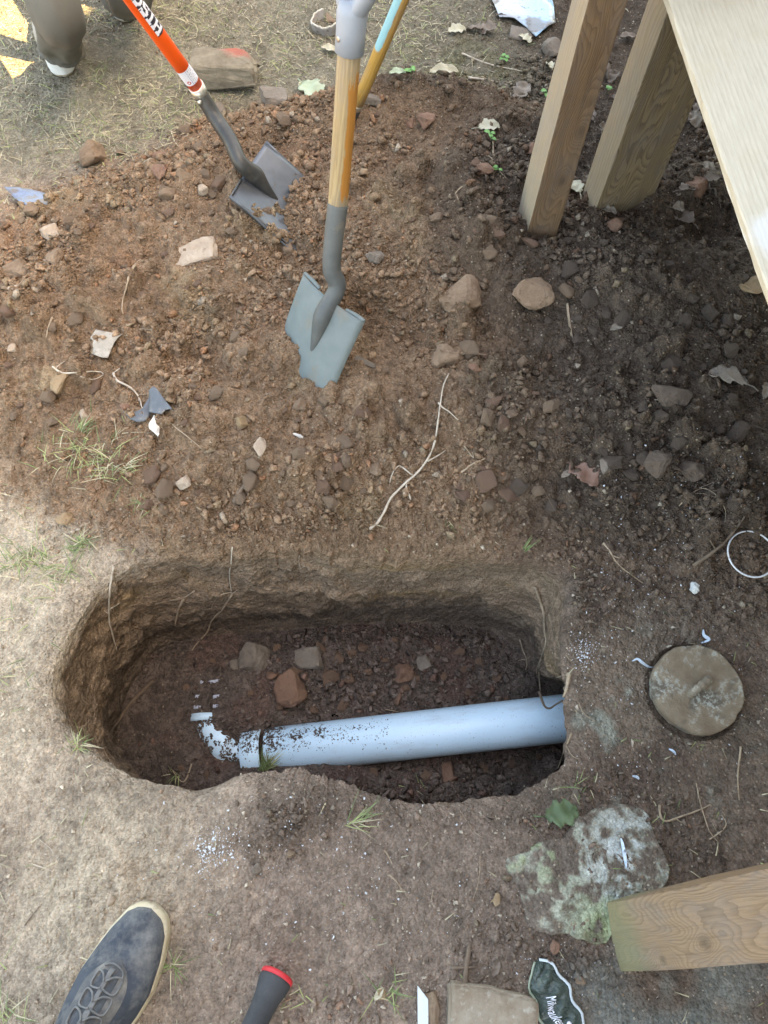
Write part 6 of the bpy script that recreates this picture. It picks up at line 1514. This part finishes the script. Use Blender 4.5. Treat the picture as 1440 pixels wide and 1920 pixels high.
seedling(770, 150, 5, .03, 'little green sprout near the pale leaf right of the tool')
seedling(1137, 178, 5, .03, 'green sprout between the two upper posts')
seedling(1027, 195, 5, .035, 'green sprout left of the knotty post')
seedling(945, 118, 5, .02, 'low green sprout below the blue plastic sheet')
seedling(936, 328, 3, .015, 'tiny green sprout below the seedling behind the heap')

# ---------------------------------------------------------------- grass
def blade_strip(V, Fc, C, q, az, L_, w_, lean, colr, droop=.5):
    b = len(V); dx, dy = math.cos(az), math.sin(az)
    for k in range(5):
        s_ = k / 4; out_ = L_ * lean * s_ ** 1.3; z = L_ * (s_ * (1 - lean * .6) - droop * lean * s_ * s_ * .5); ww = w_ * (1 - s_) ** .7 + .00015
        V.append((q[0] + dx * out_ - dy * ww, q[1] + dy * out_ + dx * ww, q[2] + z)); V.append((q[0] + dx * out_ + dy * ww, q[1] + dy * out_ - dx * ww, q[2] + z + .0003))
        C.append(colr); C.append(colr)
    for k in range(4): a = b + 2 * k; Fc.append((a, a + 1, a + 3, a + 2))
mg, t, p = nodes('grass_blades'); at = t.nodes.new('ShaderNodeAttribute'); at.attribute_name = 'Col'; t.links.new(at.outputs['Color'], p.inputs['Base Color']); p.inputs['Roughness'].default_value = .6; p.inputs['Specular IOR Level'].default_value = .3
GREEN, STRAW, YEL = np.array((.17, .22, .085)), np.array((.46, .40, .26)), np.array((.33, .36, .15))
def tuft(px, py, n, L_, spread, green, label, lean=(.5, 1.0), az=None, seed=0):
    r = random.Random(seed + int(px)); V, Fc, C = [], [], []; k = PXM(px, py)
    for i in range(n):
        q = surf(px + r.gauss(0, spread), py + r.gauss(0, spread * .7)); c_ = (GREEN if r.random() < green else (YEL if r.random() < .5 else STRAW)) * r.uniform(.7, 1.3)
        a = r.uniform(0, 6.28) if az is None else az + r.gauss(0, .5)
        blade_strip(V, Fc, C, (q.x, q.y, q.z - .002), a, L_ * r.uniform(.5, 1.2), .0009, r.uniform(*lean), c_)
    me = mesh_from(V, Fc, 'grass_tuft', True); set_col(me, np.array(C)); return tag(link('grass_tuft', me, mg), label, 'grass tuft')
tuft(496, 1440, 70, .055, 6, .7, 'green grass tuft leaning over the pit rim above the pipe joint', (.4, .9), 1.0)
tuft(165, 850, 120, .055, 42, .30, 'largest straw and green grass tuft at the left foot of the heap')
tuft(150, 808, 24, .05, 8, .9, 'bright green tuft above the largest straw tuft at left', (.5, .9), .6)
tuft(222, 880, 50, .05, 16, .3, 'grass tuft right of the largest one at left')
tuft(50, 1045, 90, .05, 26, .35, 'pale grass tuft on dry ground near the left edge')
tuft(155, 1020, 50, .045, 10, .65, 'green grass tuft between the lone tan stone and the pit')
tuft(110, 1075, 50, .05, 26, .1, 'dry straw tuft above the left rim of the pit')
tuft(272, 948, 26, .04, 9, .7, 'small green tuft below the pebbles at the heap foot')
tuft(662, 1540, 16, .06, 9, .45, 'spidery green tuft in front of the pit', (.7, 1.0), .3)
tuft(322, 1812, 20, .045, 4, .8, 'small green tuft beside the shoe')
tuft(985, 1030, 10, .045, 4, .95, 'green blades on the back rim near the right corner', (.2, .6), .9)
tuft(850, 985, 10, .03, 12, .8, 'few short green blades on the back rim')
tuft(780, 1480, 6, .03, 14, .2, 'few dry blades on the front rim')
tuft(730, 1855, 16, .05, 14, .7, 'grass wisps left of the metal strip')
tuft(1080, 1480, 10, .035, 14, .6, 'green wisps above the mossy slab')
tuft(14, 1900, 30, .055, 18, .15, 'dry grass at the lower left corner')
tuft(566, 1880, 14, .03, 18, .15, 'dry stalks right of the hammer')
tuft(330, 1455, 10, .05, 6, .1, 'dry stalks on the front left rim of the pit', (.2, .8))
tuft(145, 1395, 30, .045, 8, .1, 'dry stalks at the left corner of the pit')
tuft(190, 140, 30, .04, 12, .6, 'green tuft right of the standing person')
tuft(150, 370, 0, .04, 12, .6, 'x') if False else None
# thin cover of straw bits and blades: nobody could count it
def cover(name, n, box, wfun, Lr, green, label, lean=(.8, 1.25), w_=.0007):
    V, Fc, C = [], [], []; r = random.Random(len(name) + n)
    X = RNG.uniform(box[0], box[1], n); Y = RNG.uniform(box[2], box[3], n); k = (RNG.random(n) < wfun(X, Y)) & outside_pit(X, Y, .003) & in_view(X, Y); X, Y = X[k], Y[k]; Z, _ = ground_z(X, Y)
    for x_, y_, z_ in zip(X, Y, Z):
        g = green(x_, y_) if callable(green) else green
        c_ = (GREEN * .9 if r.random() < g else (STRAW if r.random() < .7 else YEL)) * r.uniform(.6, 1.2)
        blade_strip(V, Fc, C, (x_, y_, z_ + .001), r.uniform(0, 6.28), r.uniform(*Lr), w_ * r.uniform(.7, 1.6), r.uniform(*lean), c_, .2)
    me = mesh_from(V, Fc, name, True); set_col(me, np.array(C)); return tag(link(name, me, mg), label, 'grass', None, 'stuff')
mmk = lambda x, y: 1 - sstep(.03, .35, mound_mask(x, y))
cover('straw_litter', 16000, (-1.2, .55, 1.25, 2.4), lambda x, y: mmk(x, y) * (.25 + .75 * sstep(-.1, .35, fbm(x * 6, y * 6, 0, 3, 660))) * sstep(.5, .0, x), (.010, .034), lambda x, y: .14, 'dry straw and short grass over the ground behind the heap')
cover('dry_grass', 7000, (-.8, .0, -.35, .9), lambda x, y: mmk(x, y) * .55 * sstep(-.36, -.62, x) * (.05 + .9 * sstep(.0, .4, fbm(x * 6, y * 6, 0, 3, 661))), (.012, .035), .15, 'dry grass wisps over the trodden ground at left')
cover('ground_litter', 2200, (-.5, .9, -.35, .7), lambda x, y: mmk(x, y) * .18, (.006, .022), .1, 'scattered bits of stalk over the trodden ground')
